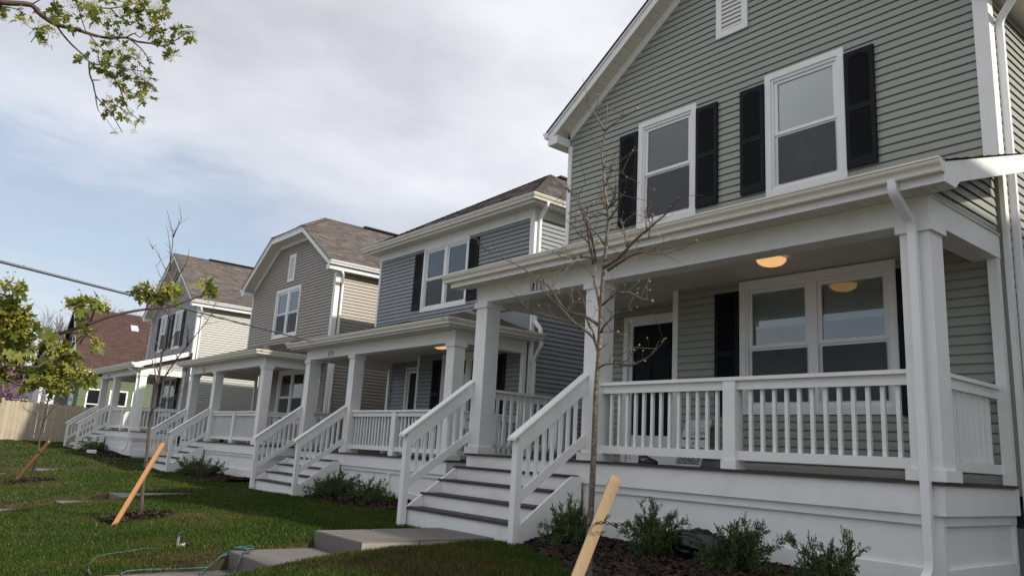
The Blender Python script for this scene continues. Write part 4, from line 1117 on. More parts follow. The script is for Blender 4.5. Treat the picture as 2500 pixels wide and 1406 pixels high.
    'u_br': [[[-6.717,0.163,3.101],[-6.699,0.246,3.134],[-6.683,0.331,3.16],[-6.664,0.441,3.186],[-6.677,0.496,3.151],[-6.686,0.575,3.118],[-6.686,0.642,3.106],[-6.67,0.761,3.114],[-6.66,0.853,3.112],[-6.642,0.968,3.116],[-6.6,1.111,3.158],[-6.587,1.198,3.151],[-6.561,1.299,3.166],[-6.543,1.387,3.167],[-6.496,1.458,3.231],[-6.443,1.527,3.303]],[[-6.69,0.635,3.099],[-6.685,0.684,3.042],[-6.68,0.759,2.979],[-6.669,0.85,2.919],[-6.656,0.897,2.876],[-6.621,0.985,2.866],[-6.582,1.062,2.871],[-6.534,1.182,2.873],[-6.482,1.302,2.879]],[[-6.744,0.905,2.908],[-6.794,0.931,2.832],[-6.831,0.973,2.778],[-6.876,1.012,2.703],[-6.902,1.067,2.668],[-6.93,1.153,2.613],[-6.961,1.214,2.558],[-6.994,1.277,2.493]],[[-6.732,0.994,2.906],[-6.757,1.075,2.873],[-6.794,1.155,2.81],[-6.839,1.214,2.731],[-6.88,1.271,2.658],[-6.902,1.357,2.619]],[[-6.567,0.69,3.34],[-6.651,0.758,3.275],[-6.732,0.808,3.217],[-6.801,0.853,3.181]],[[-6.664,0.441,3.186],[-6.614,0.509,3.259],[-6.566,0.603,3.321]],[[-6.58,0.672,3.318],[-6.591,0.716,3.312],[-6.592,0.825,3.31],[-6.569,0.961,3.344],[-6.522,1.097,3.42],[-6.484,1.186,3.485],[-6.46,1.246,3.534]],[[-6.597,1.119,3.16],[-6.531,1.203,3.089],[-6.473,1.253,3.012],[-6.423,1.284,2.923],[-6.377,1.289,2.835]],[[-6.609,0.56,3.28],[-6.506,0.605,3.143],[-6.391,0.652,3.024]],[[-6.595,1.118,3.164],[-6.507,1.148,3.172],[-6.445,1.184,3.125],[-6.361,1.193,3.13]],[[-6.823,1.004,2.682],[-6.733,1.011,2.572],[-6.633,1.016,2.486]],[[-6.786,0.962,2.789],[-6.518,0.972,2.696]],[[-6.66,0.853,3.112],[-6.558,0.899,3.007],[-6.448,0.957,2.915]],[[-6.723,0.519,3.049],[-6.763,0.517,3.004],[-6.81,0.496,2.949]],[[-6.75,0.517,2.989],[-6.662,0.54,2.912],[-6.557,0.578,2.871]],[[-6.539,0.957,3.329],[-6.691,1.049,3.356],[-6.822,1.143,3.421]],[[-6.683,1.209,2.939],[-6.748,1.273,2.923],[-6.821,1.314,2.9]],[[-6.708,0.266,3.113],[-6.712,0.339,3.132],[-6.724,0.387,3.134]],[[-6.757,1.14,2.792],[-6.816,1.234,2.804],[-6.878,1.324,2.804]],[[-6.731,0.984,2.912],[-6.634,0.942,2.941],[-6.54,0.929,2.951]]],
    'u_cl': [[-6.811,0.875,3.386,0.123,9],[-6.748,0.999,3.359,0.123,9],[-6.649,1.157,3.352,0.156,13],[-6.46,1.243,3.362,0.134,12],[-6.6,1.33,3.537,0.084,7],[-6.643,1.316,3.331,0.084,6],[-6.544,1.475,3.345,0.078,6],[-6.647,1.613,3.423,0.056,5],[-6.605,1.427,3.208,0.089,7],[-6.484,1.459,3.066,0.067,5],[-6.675,1.021,3.104,0.089,7],[-6.541,0.937,2.904,0.123,8],[-6.495,1.091,2.947,0.123,10],[-6.765,1.255,3.073,0.1,8],[-6.874,1.113,2.973,0.123,10],[-6.998,1.163,2.95,0.112,9],[-6.899,1.279,2.947,0.123,9],[-6.706,1.371,2.88,0.078,6],[-6.515,1.289,2.659,0.078,6],[-6.754,1.209,2.753,0.078,5],[-7.057,1.163,2.732,0.067,4],[-7.0,1.144,2.653,0.056,4],[-6.812,1.258,2.578,0.056,4],[-6.776,1.36,2.57,0.033,2],[-6.677,1.307,2.449,0.045,0],[-6.701,1.168,2.38,0.022,1],[-6.426,0.687,3.044,0.078,5],[-6.875,0.589,3.268,0.1,7],[-6.799,0.525,3.084,0.061,3],[-6.53,0.578,2.943,0.061,3],[-6.708,0.59,2.942,0.045,1],[-6.48,0.401,2.945,0.056,3],[-6.542,0.37,3.046,0.033,1],[-6.871,0.296,3.087,0.033,1],[-6.791,0.285,3.148,0.033,1],[-6.606,0.656,3.24,0.123,9],[-6.446,0.787,3.257,0.1,9],[-6.823,0.873,2.967,0.039,2],[-6.913,0.779,3.239,0.033,2],[-6.432,1.16,3.387,0.1,9],[-6.27,0.997,3.272,0.089,7]],
    'hose1': [[-8.705,1.971,-1.37],[-9.219,2.061,-1.407],[-9.63,2.167,-1.405],[-9.979,2.303,-1.398],[-10.105,2.456,-1.385],[-10.107,2.647,-1.364],[-10.121,2.836,-1.34],[-9.91,2.959,-1.32]],
    'hose2': [[-8.622,2.229,-1.381],[-8.812,2.343,-1.381],[-8.751,2.513,-1.367],[-8.752,2.756,-1.37],[-8.75,3.049,-1.371],[-8.752,3.143,-1.352],[-8.754,3.256,-1.259],[-8.998,3.421,-1.232]],
    'hose2b': [[-8.385,2.923,-1.37],[-8.754,3.145,-1.357],[-8.753,3.216,-1.301],[-8.939,3.391,-1.245]],
    'hosetop': [[-8.736,3.371,-1.18],[-9.222,3.605,-1.233],[-9.16,3.667,-1.224]],
    'spr': [-9.964,3.171,-1.323],
    'wire': [[-9.84,0.291,1.76],[-18.904,8.78,2.558]],
    't1_chain': [[-4.462,4.504,-0.51],[-4.404,4.463,-0.5],[-4.368,4.471,-0.491],[-4.157,4.302,-0.462],[-4.1,4.316,-0.453],[-4.078,4.35,-0.457],[-4.065,4.389,-0.46],[-4.033,4.419,-0.459],[-3.994,4.455,-0.447]],
    't1_chain2': [[-4.091,4.311,-0.455],[-4.088,4.316,-0.426],[-4.084,4.336,-0.405],[-4.078,4.356,-0.393]],
    't2_chain': [[-13.518,3.595,-0.561],[-13.422,3.606,-0.555],[-13.368,3.649,-0.57],[-13.379,3.685,-0.582]],
    't3_chain': [[-23.077,3.547,-0.636],[-22.981,3.578,-0.631],[-22.963,3.623,-0.649]],
}

# ------------------------------------------------------------------ older houses beyond the fence
def simple_house(name, label, x0, x1, y0, y1, zg, ze, slope, wallm, frontm, roofpal, wins_side=(), wins_front=(), trim=WHITE, oh=.35, frontz=None, vent_at=None, courses=.18, nodetail=False, ridge='y'):
    xc = (x0 + x1) / 2; hw = (x1 - x0) / 2; zr = ze + slope * hw
    H = thing(name, (xc, y0, zg), label, 'house')
    rw = MB(); rw.box(x0, x1, y0, y1, zg - .4, ze); w = rw.build('wall', wallm, H)
    fb = MB(); fb.poly([(x0, y0 - .002, ze - .001), (x1, y0 - .002, ze - .001), (xc, y0 - .002, zr)]); fb.poly([(x0, y1, ze), (xc, y1, zr), (x1, y1, ze)]); fb.build('gable', frontm, H)
    if not nodetail:
        n = int((ze - zg) / courses)
        for k in range(n):
            z = zg + .15 + k * courses
            b = MB(); b.prism([(x1, y0, z), (x1 + .022, y0, z), (x1 + .004, y0, z + courses), (x1, y0, z + courses)], (0, y1 - y0, 0)); b.build('siding_board', wallm, w)
            b = MB(); b.prism([(x0, y0, z), (x0, y0 - .022, z), (x0, y0 - .004, z + courses), (x0, y0, z + courses)], (x1 - x0, 0, 0)); b.build('siding_board', wallm, w)
        k = 0; z = ze
        while z < zr - .1:
            q = (z + courses / 2 - ze) / slope
            b = MB(); b.prism([(x0 + q, y0 - .003, z), (x0 + q, y0 - .024, z), (x0 + q, y0 - .006, z + courses), (x0 + q, y0 - .003, z + courses)], (x1 - x0 - 2 * q, 0, 0)); b.build('gable_board', frontm, w); z += courses
    b = MB()
    for sg in (-1, 1):
        xe = xc + sg * (hw + oh); zz = ze - slope * oh
        b.prism([(xe, y0 - oh, zz), (xc, y0 - oh, zr), (xc, y0 - oh, zr + .14), (xe, y0 - oh, zz + .14)], (0, y1 - y0 + 2 * oh, 0))
    rf = b.build('roof', material('old_roof_deck', (.05, .03, .026), .9), H)
    shingles(rf, [((xc + hw + oh + .02, y0 - oh - .02, ze - slope * oh + .13), (xc + hw + oh + .02, y1 + oh, ze - slope * oh + .13), (xc, y1 + oh, zr + .14), (xc, y0 - oh - .02, zr + .14)),
                  ((xc - hw - oh - .02, y0 - oh - .02, ze - slope * oh + .13), (xc - hw - oh - .02, y1 + oh, ze - slope * oh + .13), (xc, y1 + oh, zr + .14), (xc, y0 - oh - .02, zr + .14))], roofpal, row=.17, seed=9)
    for sg in (-1, 1):
        xe = xc + sg * (hw + oh); zz = ze - slope * oh
        b = MB(); b.prism([(xe, y0 - oh - .03, zz - .05), (xc, y0 - oh - .03, zr - .05), (xc, y0 - oh - .03, zr + .13), (xe, y0 - oh - .03, zz + .13)], (0, .03, 0)); b.build('rake_board', trim, H)
        a, c = sorted((xe, xe + sg * .1)); box('gutter', trim, H, a, c, y0 - oh, y1 + oh, zz + .0, zz + .11)
    for (ya, yb, za, zb) in wins_side:
        b = MB(); f = .09
        b.box(x1, x1 + .05, ya, yb, za, za + f); b.box(x1, x1 + .05, ya, yb, zb - f, zb); b.box(x1, x1 + .05, ya, ya + f, za + f, zb - f); b.box(x1, x1 + .05, yb - f, yb, za + f, zb - f); b.box(x1, x1 + .04, ya + f, yb - f, (za + zb) / 2 - .03, (za + zb) / 2 + .03)
        wn_ = b.build('window', trim, H)
        box('pane', GLASS, wn_, x1 + .026, x1 + .03, ya + f, yb - f, za + f, zb - f); box('room_back', ROOM, wn_, x1 + .023, x1 + .0245, ya + f, yb - f, za + f, zb - f)
    for (xa, xb, za, zb) in wins_front:
        b = MB(); f = .09; ring(b, xa, xb, za, zb, f, f, f, f, y0 - .06, y0); b.box(xa + f, xb - f, y0 - .05, y0, (za + zb) / 2 - .03, (za + zb) / 2 + .03)
        wn_ = b.build('window', trim, H)
        box('pane', GLASS, wn_, xa + f, xb - f, y0 - .034, y0 - .03, za + f, zb - f); box('room_back', ROOM, wn_, xa + f, xb - f, y0 - .028, y0 - .026, za + f, zb - f)
    return H
gh = simple_house('house', 'old green house with dark red-brown shingle roof behind the tan fence', -58.2, -50.9, 9.35, 20.5, -.8, 3.6, 1.02, SID['green'], SID['darkgreen'], 'old',
    wins_side=[(9.75, 10.75, .55, 2.35), (11.0, 12.0, .55, 2.35), (12.25, 12.9, .55, 2.35), (15.2, 16.2, .55, 2.35), (17.6, 18.6, .55, 2.35)], wins_front=[(-55.3, -53.9, 4.6, 6.0), (-53.2, -52.0, .6, 2.4)])
b = MB(); b.box(-51.6, -51.25, 11.55, 11.95, 4.05, 4.32); b.box(-51.68, -51.2, 11.5, 12.0, 4.30, 4.36)
# box vent on the roof slope facing the row
vz = lambda x: 3.6 + 1.02 * (-50.9 - x) + .14
b = MB(); b.prism([(-53.75, 12.2, vz(-53.75)), (-53.40, 12.2, vz(-53.40) - .02), (-53.40, 12.2, vz(-53.40) + .16), (-53.55, 12.2, vz(-53.40) + .20), (-53.75, 12.2, vz(-53.75) + .03)], (0, .42, 0)); rv = b.build('roof_vent', WHITE2, gh)
fp = MB(); fp.box(-57.4, -53.6, 7.7, 9.3, 2.45, 2.6); fp.build('porch_roof', material('old_porch_roof', (.10, .075, .06), .9), gh)
fp = MB(); fp.prism([(-57.2, 7.75, 2.6), (-53.8, 7.75, 2.6), (-55.5, 7.75, 4.3)], (0, 1.6, 0)); fp.build('porch_gable', SID['darkgreen'], gh)
for px in (-57.2, -53.8):
    box('porch_post', WHITE, gh, px - .07, px + .07, 7.8, 7.94, -.9, 2.449)
simple_house('house', 'far white sided house with brown roof glimpsed past the maple leaves', -76.0, -68.2, 10.4, 19, -.8, 3.3, .95, SID['white'], SID['white'], 'brown', wins_front=[(-73.0, -71.9, 3.4, 4.6), (-70.6, -69.5, .7, 2.3)], wins_side=[(11.5, 12.5, .7, 2.3)])
simple_house('house', 'low far house with brown roof at the left edge behind redbud', -92.0, -82.0, 6.0, 14, -.8, 2.4, .55, SID['white'], SID['white'], 'brown', nodetail=True, wins_side=[(8, 9.2, .5, 1.9)])
# garage-like white wall behind the fence
# houses over the road (seen only as reflections in the glass)
for k, (hx, hcol, rp, lb) in enumerate(((-11.5, 'cream', 'old', 'cream house over the road facing the row, left of the pair'), (-1.0, 'white', 'brown', 'white house over the road facing the row, right of the pair'), (-24.0, 'green', 'brown', 'green house over the road, farthest left'))):
    simple_house('house', lb, hx - 4, hx + 4, -42, -33, -1.4, 3.0, .7, SID[hcol], SID[hcol], rp, nodetail=True, wins_side=[(-37, -36, .2, 1.8)])
# next new house to the right, outside the frame
simple_house('house', 'plain grey new house right of number 815, outside the frame', .9, 7.6, 8.2, 19, -1.0, 5.4, .66, SID['grey'], SID['grey'], 'brown', nodetail=True, wins_front=[(2.2, 3.4, 3.3, 5.0), (5.0, 6.2, 3.3, 5.0)])

# ------------------------------------------------------------------ fence
FENCE = material('tan_fence', (.38, .325, .235), .7, var=.12, vscale=3, objvar=.12, dirt=((.22, .17, .11), 2, .35))
fr = thing('fence', (-46, 7, -.75), 'tan board privacy fence between the grey house and the green house', 'fence')
y = 1.6; k = 0
while y < 13.2:
    zt = 1.20 + .02 * math.sin(k * 2.3) - .012 * (y - 5)
    b = MB(); w_ = .195; z0 = -.72 + .02 * math.sin(k * 1.7)
    b.prism([(-46, y, z0), (-46, y + w_, z0), (-46, y + w_, zt - .05), (-46, y + w_ - .03, zt - .012), (-46, y + w_ - .07, zt), (-46, y + .07, zt), (-46, y + .03, zt - .012), (-46, y, zt - .05)], (-.02, 0, 0))
    b.build('picket', FENCE, fr); y += w_ + .013; k += 1
for py_ in (2.6, 5.1, 7.55, 10.0, 12.5):
    b = MB(); b.box(-46.12, -46.022, py_, py_ + .1, -.95, 1.28 - .012 * (py_ - 5)); b.build('fence_post', FENCE, fr)
for zr_ in (-.4, .9):
    b = MB(); b.box(-46.06, -46.0215, 1.6, 13.2, zr_, zr_ + .09); b.build('fence_rail', FENCE, fr)

# ------------------------------------------------------------------ mulch
MULCH = material('mulch', (.020, .011, .008), .95, var=.5, vscale=40, bump=1.0, bscale=60, col2=(.035, .019, .013), c2scale=14)
CHIP = material('mulch_chips', (1, 1, 1), .95, attr='Col')
BEDS = []      # (inside function, bbox)
def chips(name_parent, pts, zs, size, seed):
    rg = np.random.RandomState(seed); n = len(pts)
    a = rg.uniform(0, 2 * np.pi, n); L = rg.uniform(.4, 1.3, n) * size; w = L * rg.uniform(.15, .4, n)
    tl = rg.uniform(-.5, .5, n); rl = rg.uniform(-.6, .6, n)
    d = np.stack([np.cos(a) * np.cos(tl), np.sin(a) * np.cos(tl), np.sin(tl)], 1); s = np.stack([-np.sin(a) * np.cos(rl), np.cos(a) * np.cos(rl), np.sin(rl)], 1)
    c = np.stack([pts[:, 0], pts[:, 1], zs + .012], 1)
    V = np.stack([c - d * L[:, None] - s * w[:, None], c + d * L[:, None] - s * w[:, None], c + d * L[:, None] + s * w[:, None], c - d * L[:, None] + s * w[:, None]], 1).reshape(-1, 3)
    pal = np.array([(.034, .016, .009), (.020, .010, .007), (.046, .023, .013), (.014, .008, .006), (.075, .045, .025)])
    col = pal[rg.choice(5, n, p=[.35, .3, .2, .12, .03])]
    me = mesh_from_arrays('mulch_chips', V, np.arange(4 * n), np.full(n, 4), CHIP, np.repeat(col, 4, 0))
    o = link('mulch_chips', me, name_parent); o['kind'] = 'stuff'
def bed(x0, x1, yf, yb, zfun, label, seed, n_chips):
    """mulch bed between front line yf(x) and the skirt yb"""
    nx_, ny_ = 60, 16
    V = []
    rg = np.random.RandomState(seed)
    for i in range(nx_ + 1):
        x = x0 + (x1 - x0) * i / nx_
        f = yf(x) + .05 * math.sin(x * 5) + .03 * math.sin(x * 11 + 1)
        for j in range(ny_ + 1):
            t = j / ny_; yy = f + (yb - f) * t
            V.append((x, yy, zfun(x, yy, t) + rg.uniform(-.012, .018) * (t > 0)))
    idx = np.arange((nx_ + 1) * (ny_ + 1)).reshape(nx_ + 1, ny_ + 1)
    q = np.stack([idx[:-1, :-1], idx[1:, :-1], idx[1:, 1:], idx[:-1, 1:]], -1).reshape(-1, 4)
    V = np.array(V)
    me = mesh_from_arrays('mulch_bed', V, q.ravel(), np.full(len(q), 4), MULCH, smooth=True)
    o = link('mulch_bed', me); o['kind'] = 'structure'
    xr = rg.uniform(x0, x1, n_chips); tr = rg.uniform(0, 1, n_chips); fy = np.array([yf(x) for x in xr])
    yy = fy + (yb - fy) * tr
    zz = np.array([zfun(a, b_, t) for a, b_, t in zip(xr, yy, tr)])
    chips(o, np.stack([xr, yy], 1), zz, .035 if n_chips > 5000 else .05, seed)
    BEDS.append((lambda x, y: (x > x0) & (x < x1) & (y > np.interp(x, [x0 + (x1 - x0) * q_ / 20 for q_ in range(21)], [yf(x0 + (x1 - x0) * q_ / 20) for q_ in range(21)]) + .03) & (y < yb + 1)))
    return o
def mound(zlow, zhigh):
    def f(x, y, t): return float(gz(x, y)) + .0 + (zhigh - zlow) * min(1, t * 2.2) ** .7
    return f
bed(-7.78, .6, lambda x: float(np.interp(x, [-7.78, -7.3, -6.5, -5.8, -5.2, -4, .6], [6.35, 6.25, 5.85, 5.5, 5.35, 5.2, 5.2])), 7.24, mound(0, .11), '', 1, 16000)
bed(-17.1, -12.3, lambda x: float(np.interp(x, [-17.1, -16.4, -15, -13.4, -12.3], [8.1, 7.85, 7.6, 7.5, 7.6])), 8.94, mound(0, .10), '', 2, 5000)
bed(-26.9, -22.2, lambda x: float(np.interp(x, [-26.9, -26, -24, -22.2], [8.2, 7.9, 7.7, 7.8])), 8.99, mound(0, .08), '', 3, 3000)
bed(-38.6, -34.0, lambda x: float(np.interp(x, [-38.6, -37.5, -34.0], [7.7, 7.4, 7.5])), 8.49, mound(0, .05), '', 4, 1500)
def mulch_ring(cx_, cy_, r, seed, h=.05, n=1500):
    rg = np.random.RandomState(seed); V = []; nr, na = 6, 28
    for i in range(nr + 1):
        for j in range(na):
            a = 2 * math.pi * j / na; rr = r * i / nr * (1 + .10 * math.sin(a * 3 + seed) + .05 * math.sin(a * 7))
            x, y = cx_ + rr * math.cos(a), cy_ + rr * math.sin(a)
            V.append((x, y, float(gz(x, y)) + h * (1 - (i / nr) ** 3) + (rg.uniform(0, .012) if 0 < i < nr else 0)))
    F = [(i * na + j, i * na + (j + 1) % na, (i + 1) * na + (j + 1) % na, (i + 1) * na + j) for i in range(nr) for j in range(na)]
    me = mesh_from_arrays('mulch_ring', np.array(V), np.array(F).ravel()[:], np.full(len(F), 4), MULCH, smooth=True)
    o = link('mulch_ring', me); o['kind'] = 'structure'
    a = rg.uniform(0, 2 * np.pi, n); rr = r * np.sqrt(rg.uniform(0, 1.05, n)); x, y = cx_ + rr * np.cos(a), cy_ + rr * np.sin(a)
    chips(o, np.stack([x, y], 1), gz(x, y) + h * (1 - np.minimum(1, rr / r) ** 3), .045, seed)
    BEDS.append(lambda X_, Y_: (X_ - cx_) ** 2 + (Y_ - cy_) ** 2 < (r * .95) ** 2)
mulch_ring(TR['t2_base'][0], TR['t2_base'][1] - .05, .50, 5)
mulch_ring(TR['t3_base'][0], TR['t3_base'][1] - .05, .62, 6, .04)
mulch_ring(TR['t1_trunk'][0][0], 4.5, .40, 7)

# ------------------------------------------------------------------ young trees
BARK = material('sapling_bark', (.125, .100, .078), .85, var=.6, vscale=45, stretch=(1, 1, 1.4), bump=.6, bscale=60, dirt=((.46, .43, .37), 34, 1.0))
BARKM = material('branch_bark', (.115, .088, .068), .85, var=.45, vscale=24, bump=.4, bscale=60, dirt=((.30, .27, .23), 12, .5))
BARKD = material('twig_bark', (.075, .055, .045), .85, var=.35, vscale=20)
BUD = material('bud', (.42, .33, .13), .7, var=.3, vscale=30)
def resample(P, step):
    P = [Vector(p) for p in P]; o = [P[0]]
    for a, b_ in zip(P[:-1], P[1:]):
        n = max(1, int((b_ - a).length / step))
        for i in range(n): o.append(a.lerp(b_, (i + 1) / n))
    return o
def smooth_path(P):
    P = [Vector(p) for p in P]
    if len(P) < 3: return P
    o = [P[0]]
    for i in range(len(P) - 1):
        p0, p1, p2, p3 = P[max(0, i - 1)], P[i], P[i + 1], P[min(len(P) - 1, i + 2)]
        for t in (.5, 1.0):
            o.append(.5 * ((2 * p1) + (p2 - p0) * t + (2 * p0 - 5 * p1 + 4 * p2 - p3) * t * t + (3 * p1 - p0 - 3 * p2 + p3) * t ** 3))
    return o
def sapling(key, label, r0_, r1_, br, seed, ground_z, buds=True, twigs=6, bscale=1.0, bark=None):
    rg = random.Random(seed)
    tk = [Vector(p) for p in TR[key + '_trunk']]
    base = tk[0].copy()
    if ground_z is not None and base.z > ground_z:
        d = (tk[0] - tk[2]).normalized(); tk = [tk[0] + d * ((base.z - ground_z + .1) / max(.3, -d.z))] + tk
    T = thing('young_tree', (tk[0].x, tk[0].y, tk[0].z), label, 'tree', 'newly planted young street trees')
    path = smooth_path(tk); n = len(path)
    b = MB(); b.tube(path, [r0_ + (r1_ - r0_) * (i / (n - 1)) ** .8 for i in range(n)], 10); b.build('trunk', bark or BARK, T, True)
    bl = MB(); ends = []
    for k, P in enumerate(TR[key + '_br']):
        pp = smooth_path(P); m = len(pp); L = sum((pp[i + 1] - pp[i]).length for i in range(m - 1))
        if k == 0 or True:
            ra = min(r0_ * .55, .004 + L * br); rb = .0016 * bscale
        q = MB(); q.tube(pp, [ra + (rb - ra) * (i / max(1, m - 1)) ** .7 for i in range(m)], 6); q.build('branch', BARKM, T, True)
        ends.append(pp[-1])
        rs = resample(pp, .035); nt_ = int(L * twigs)
        for _ in range(nt_):
            i = rg.randrange(int(len(rs) * .2), len(rs)); p = rs[i]; t = (rs[min(i + 1, len(rs) - 1)] - rs[max(0, i - 1)]).normalized()
            d = (t * rg.uniform(.2, .9) + Vector((rg.uniform(-1, 1), rg.uniform(-1, 1), rg.uniform(-.2, 1)))).normalized(); l = rg.uniform(.05, .26)
            e = p + d * l; mid = p.lerp(e, .5) + Vector((rg.uniform(-1, 1), rg.uniform(-1, 1), rg.uniform(-1, 1))) * l * .08
            bl.tube([p, mid, e], [.0028 * bscale, .0021 * bscale, .0014 * bscale], 4); ends.append(e)
    bl.build('twigs', BARKD, T)['kind'] = 'stuff'
    if buds:
        u = MB()
        for e in ends:
            if rg.random() < .55:
                for _ in range(rg.choice((1, 1, 2, 4))):
                    d = Vector((rg.uniform(-1, 1), rg.uniform(-1, 1), rg.uniform(.0, 1))).normalized(); l = rg.uniform(.010, .022); s = d.cross(Vector((.3, .5, .8))).normalized() * l * .33; w = d.cross(s)
                    u.poly([e, e + d * l * .5 + s, e + d * l, e + d * l * .5 - s]); u.poly([e, e + d * l * .5 + w, e + d * l, e + d * l * .5 - w])
        u.build('buds', BUD, T)['kind'] = 'stuff'
    return T
sapling('t1', 'bare young tree with speckled bark in front of the number 815 porch', .031, .004, .014, 1, -1.12, True, 12)
sapling('t2', 'bare young tree on mulch ring with forked top, second from the right', .032, .004, .011, 2, None, False, 5, 1.5, BARKD)
sapling('t3', 'small young tree by far left stake in front of the fence', .030, .006, .010, 3, None, False, 3, 1.6, BARKD)

STAKE = material('stake_wood', (.54, .38, .21), .7, var=.18, vscale=14, stretch=(6, 6, .6), objvar=.1, bump=.2, dirt=((.30, .15, .06), 6, .4))
STAKE2 = material('stake_orange_wood', (.40, .205, .085), .7, var=.18, vscale=14, stretch=(6, 6, .6), bump=.2)
def stake(P, label, w, m):
    a, b_ = Vector(P[0]), Vector(P[1]); d = (b_ - a).normalized(); a = a - d * .25
    s = d.cross(Vector((-.75, .6, 0))).normalized(); u = s.cross(d)
    b = MB(); e = .15
    pr = [(-w, -w * .55), (w, -w * .55), (w, w * .55), (-w, w * .55)]
    for p, q in ((a, 1), (b_ - d * .03, 1), (b_, .78)):
        b.v += [tuple(p + s * (x * q) + u * (y_ * q)) for x, y_ in pr]
    for i in (0, 1):
        for j in range(4): b.f.append((i * 4 + j, i * 4 + (j + 1) % 4, i * 4 + 4 + (j + 1) % 4, i * 4 + 4 + j)); b.mi.append(0)
    b.f.append((8, 9, 10, 11)); b.mi.append(0); b.f.append((3, 2, 1, 0)); b.mi.append(0)
    o = b.build('tree_stake', m); tag(o, label, 'stake', 'wooden stakes leaning against young trees'); return o
stake(TR['t1_stake'], 'pale square wooden stake chained to the nearest young tree', .042, STAKE)
stake(TR['t2_stake'], 'orange wooden stake leaning over the mulch ring of the middle tree', .032, STAKE2)
stake(TR['t3_stake'], 'small orange wooden stake at the far left young tree', .038, STAKE2)
# chain ties
CHAINM = material('chain_black', (.012, .012, .012), .45)
def chain_link(b, c, t, roll, L=.026, r=.0035, wd=.010):
    t = t.normalized(); s = t.cross(Vector((.2, .3, .9))).normalized(); u = t.cross(s)
    s, u = s * math.cos(roll) + u * math.sin(roll), u * math.cos(roll) - s * math.sin(roll)
    pts = []
    for i in range(13):
        a = 2 * math.pi * i / 12; pts.append(c + t * (L * .5 * math.cos(a)) + s * (wd * math.sin(a)))
    b.tube(pts, r, 5)
def chain_tie(label, pts, step=.021, **k):
    P = resample([Vector(p) for p in pts], .004); dist = 0; last = P[0]; n = 0
    T = thing('tie_chain', P[0], label, 'chain', 'chains tying stakes to young trees')
    for i in range(1, len(P)):
        if (P[i] - last).length >= step:
            b = MB(); chain_link(b, (P[i] + last) / 2, P[i] - last, .4 + 1.3 * (n % 2), **k); b.build('chain_link', CHAINM, T, True); last = P[i]; n += 1
    return T
def raypt(p, q, t): return tuple(Vector(p).lerp(Vector(q), t))
chain_tie('black plastic chain round the nearest stake with its end sticking out', TR['t1_chain'])
chain_tie('short loose chain end standing up from the nearest stake', TR['t1_chain2'])
chain_tie('dark tie holding the middle tree to its orange stake', TR['t2_chain'], .03, L=.04, r=.007, wd=.016)
chain_tie('dark tie holding the far left tree to its stake', TR['t3_chain'], .04, L=.05, r=.010, wd=.02)

# ------------------------------------------------------------------ junipers
JUN = material('juniper', (1, 1, 1), .7, attr='Col', trans=.12)
JST = material('juniper_stem', (.05, .035, .022), .9)
def juniper_mesh(seed, stems, sprays, leafs, size=1.0):
    rg = np.random.RandomState(seed); V = []; C = []; sm = MB()
    for k in range(stems):
        az = rg.uniform(0, 2 * np.pi); el = np.radians(rg.uniform(5, 72)); L = rg.uniform(.6, 1.05) * (.85 if el > .9 else 1.0)
        d = np.array([np.cos(az) * np.cos(el), np.sin(az) * np.cos(el), np.sin(el)]); p = np.array([0, 0, .02]) + rg.normal(0, .03, 3) * [1, 1, 0]
        path = [p.copy()]; n = 9; droop = rg.uniform(-.12, .0)
        for i in range(n):
            d = d + rg.normal(0, .14, 3) + np.array([0, 0, droop]); d /= np.linalg.norm(d); p = p + d * L / n; path.append(p.copy())
        sm.tube([tuple(q) for q in path], [.010 - .008 * i / n for i in range(n + 1)], 4)
        bright = rg.uniform(.75, 1.25)
        for s in range(sprays):
            t = rg.uniform(.12, 1.0) ** .8 * n; i = min(n - 1, int(t)); q = path[i] + (path[i + 1] - path[i]) * (t - i); ax = path[i + 1] - path[i]; ax /= np.linalg.norm(ax)
            sd = ax * rg.uniform(.4, 1.0) + rg.normal(0, .55, 3); sd[2] += .15; sd /= np.linalg.norm(sd); sl = rg.uniform(.10, .24) * (1.15 - .4 * t / n)
            side = np.cross(sd, rg.normal(0, 1, 3)); side /= np.linalg.norm(side)
            for m in range(leafs):
                f = (m + .5) / leafs; c0 = q + sd * sl * f; dirn = sd * .75 + side * (1 if m % 2 else -1) * rg.uniform(.35, .8) * (1 - f * .6) + rg.normal(0, .15, 3); dirn /= np.linalg.norm(dirn)
                ll = rg.uniform(.045, .085) * (1.1 - .5 * f); w = np.cross(dirn, rg.normal(0, 1, 3)); w /= np.linalg.norm(w); w *= ll * .17
                V += [c0 - w * .6, c0 + dirn * ll * .55 - w, c0 + dirn * ll, c0 + dirn * ll * .55 + w]
                base = np.array([.050, .088, .022]) if rg.random() < .6 else np.array([.080, .122, .040])
                if rg.random() < .06: base = np.array([.10, .10, .04])
                C.append(base * bright * rg.uniform(.7, 1.3))
    V = np.array(V); n = len(C)
    me = mesh_from_arrays('foliage', V, np.arange(4 * n), np.full(n, 4), JUN, np.repeat(np.array(C), 4, 0))
    return me, sm.mesh('stems', JST)
JM = [juniper_mesh(21 + i, 44, 30, 11) for i in range(4)] + [juniper_mesh(31 + i, 34, 22, 9) for i in range(2)]
def juniper(mi, x, y, z, w, h, rz, label):
    mw = Matrix.Translation((x, y, z)) @ Matrix.Rotation(rz, 4, 'Z') @ Matrix.Diagonal((w, w, h, 1))
    T = link('juniper_shrub', None, None, Matrix.Translation((x, y, z))); T.empty_display_size = .1
    tag(T, label, 'shrub', 'juniper shrubs planted along the porches')
    o = link('foliage', JM[mi][0], T, mw); o['kind'] = 'stuff'
    link('stems', JM[mi][1], T, mw)
juniper(0, -6.62, 6.42, -.93, .38, .60, .3, 'dark juniper beside the stringer of the number 815 steps')
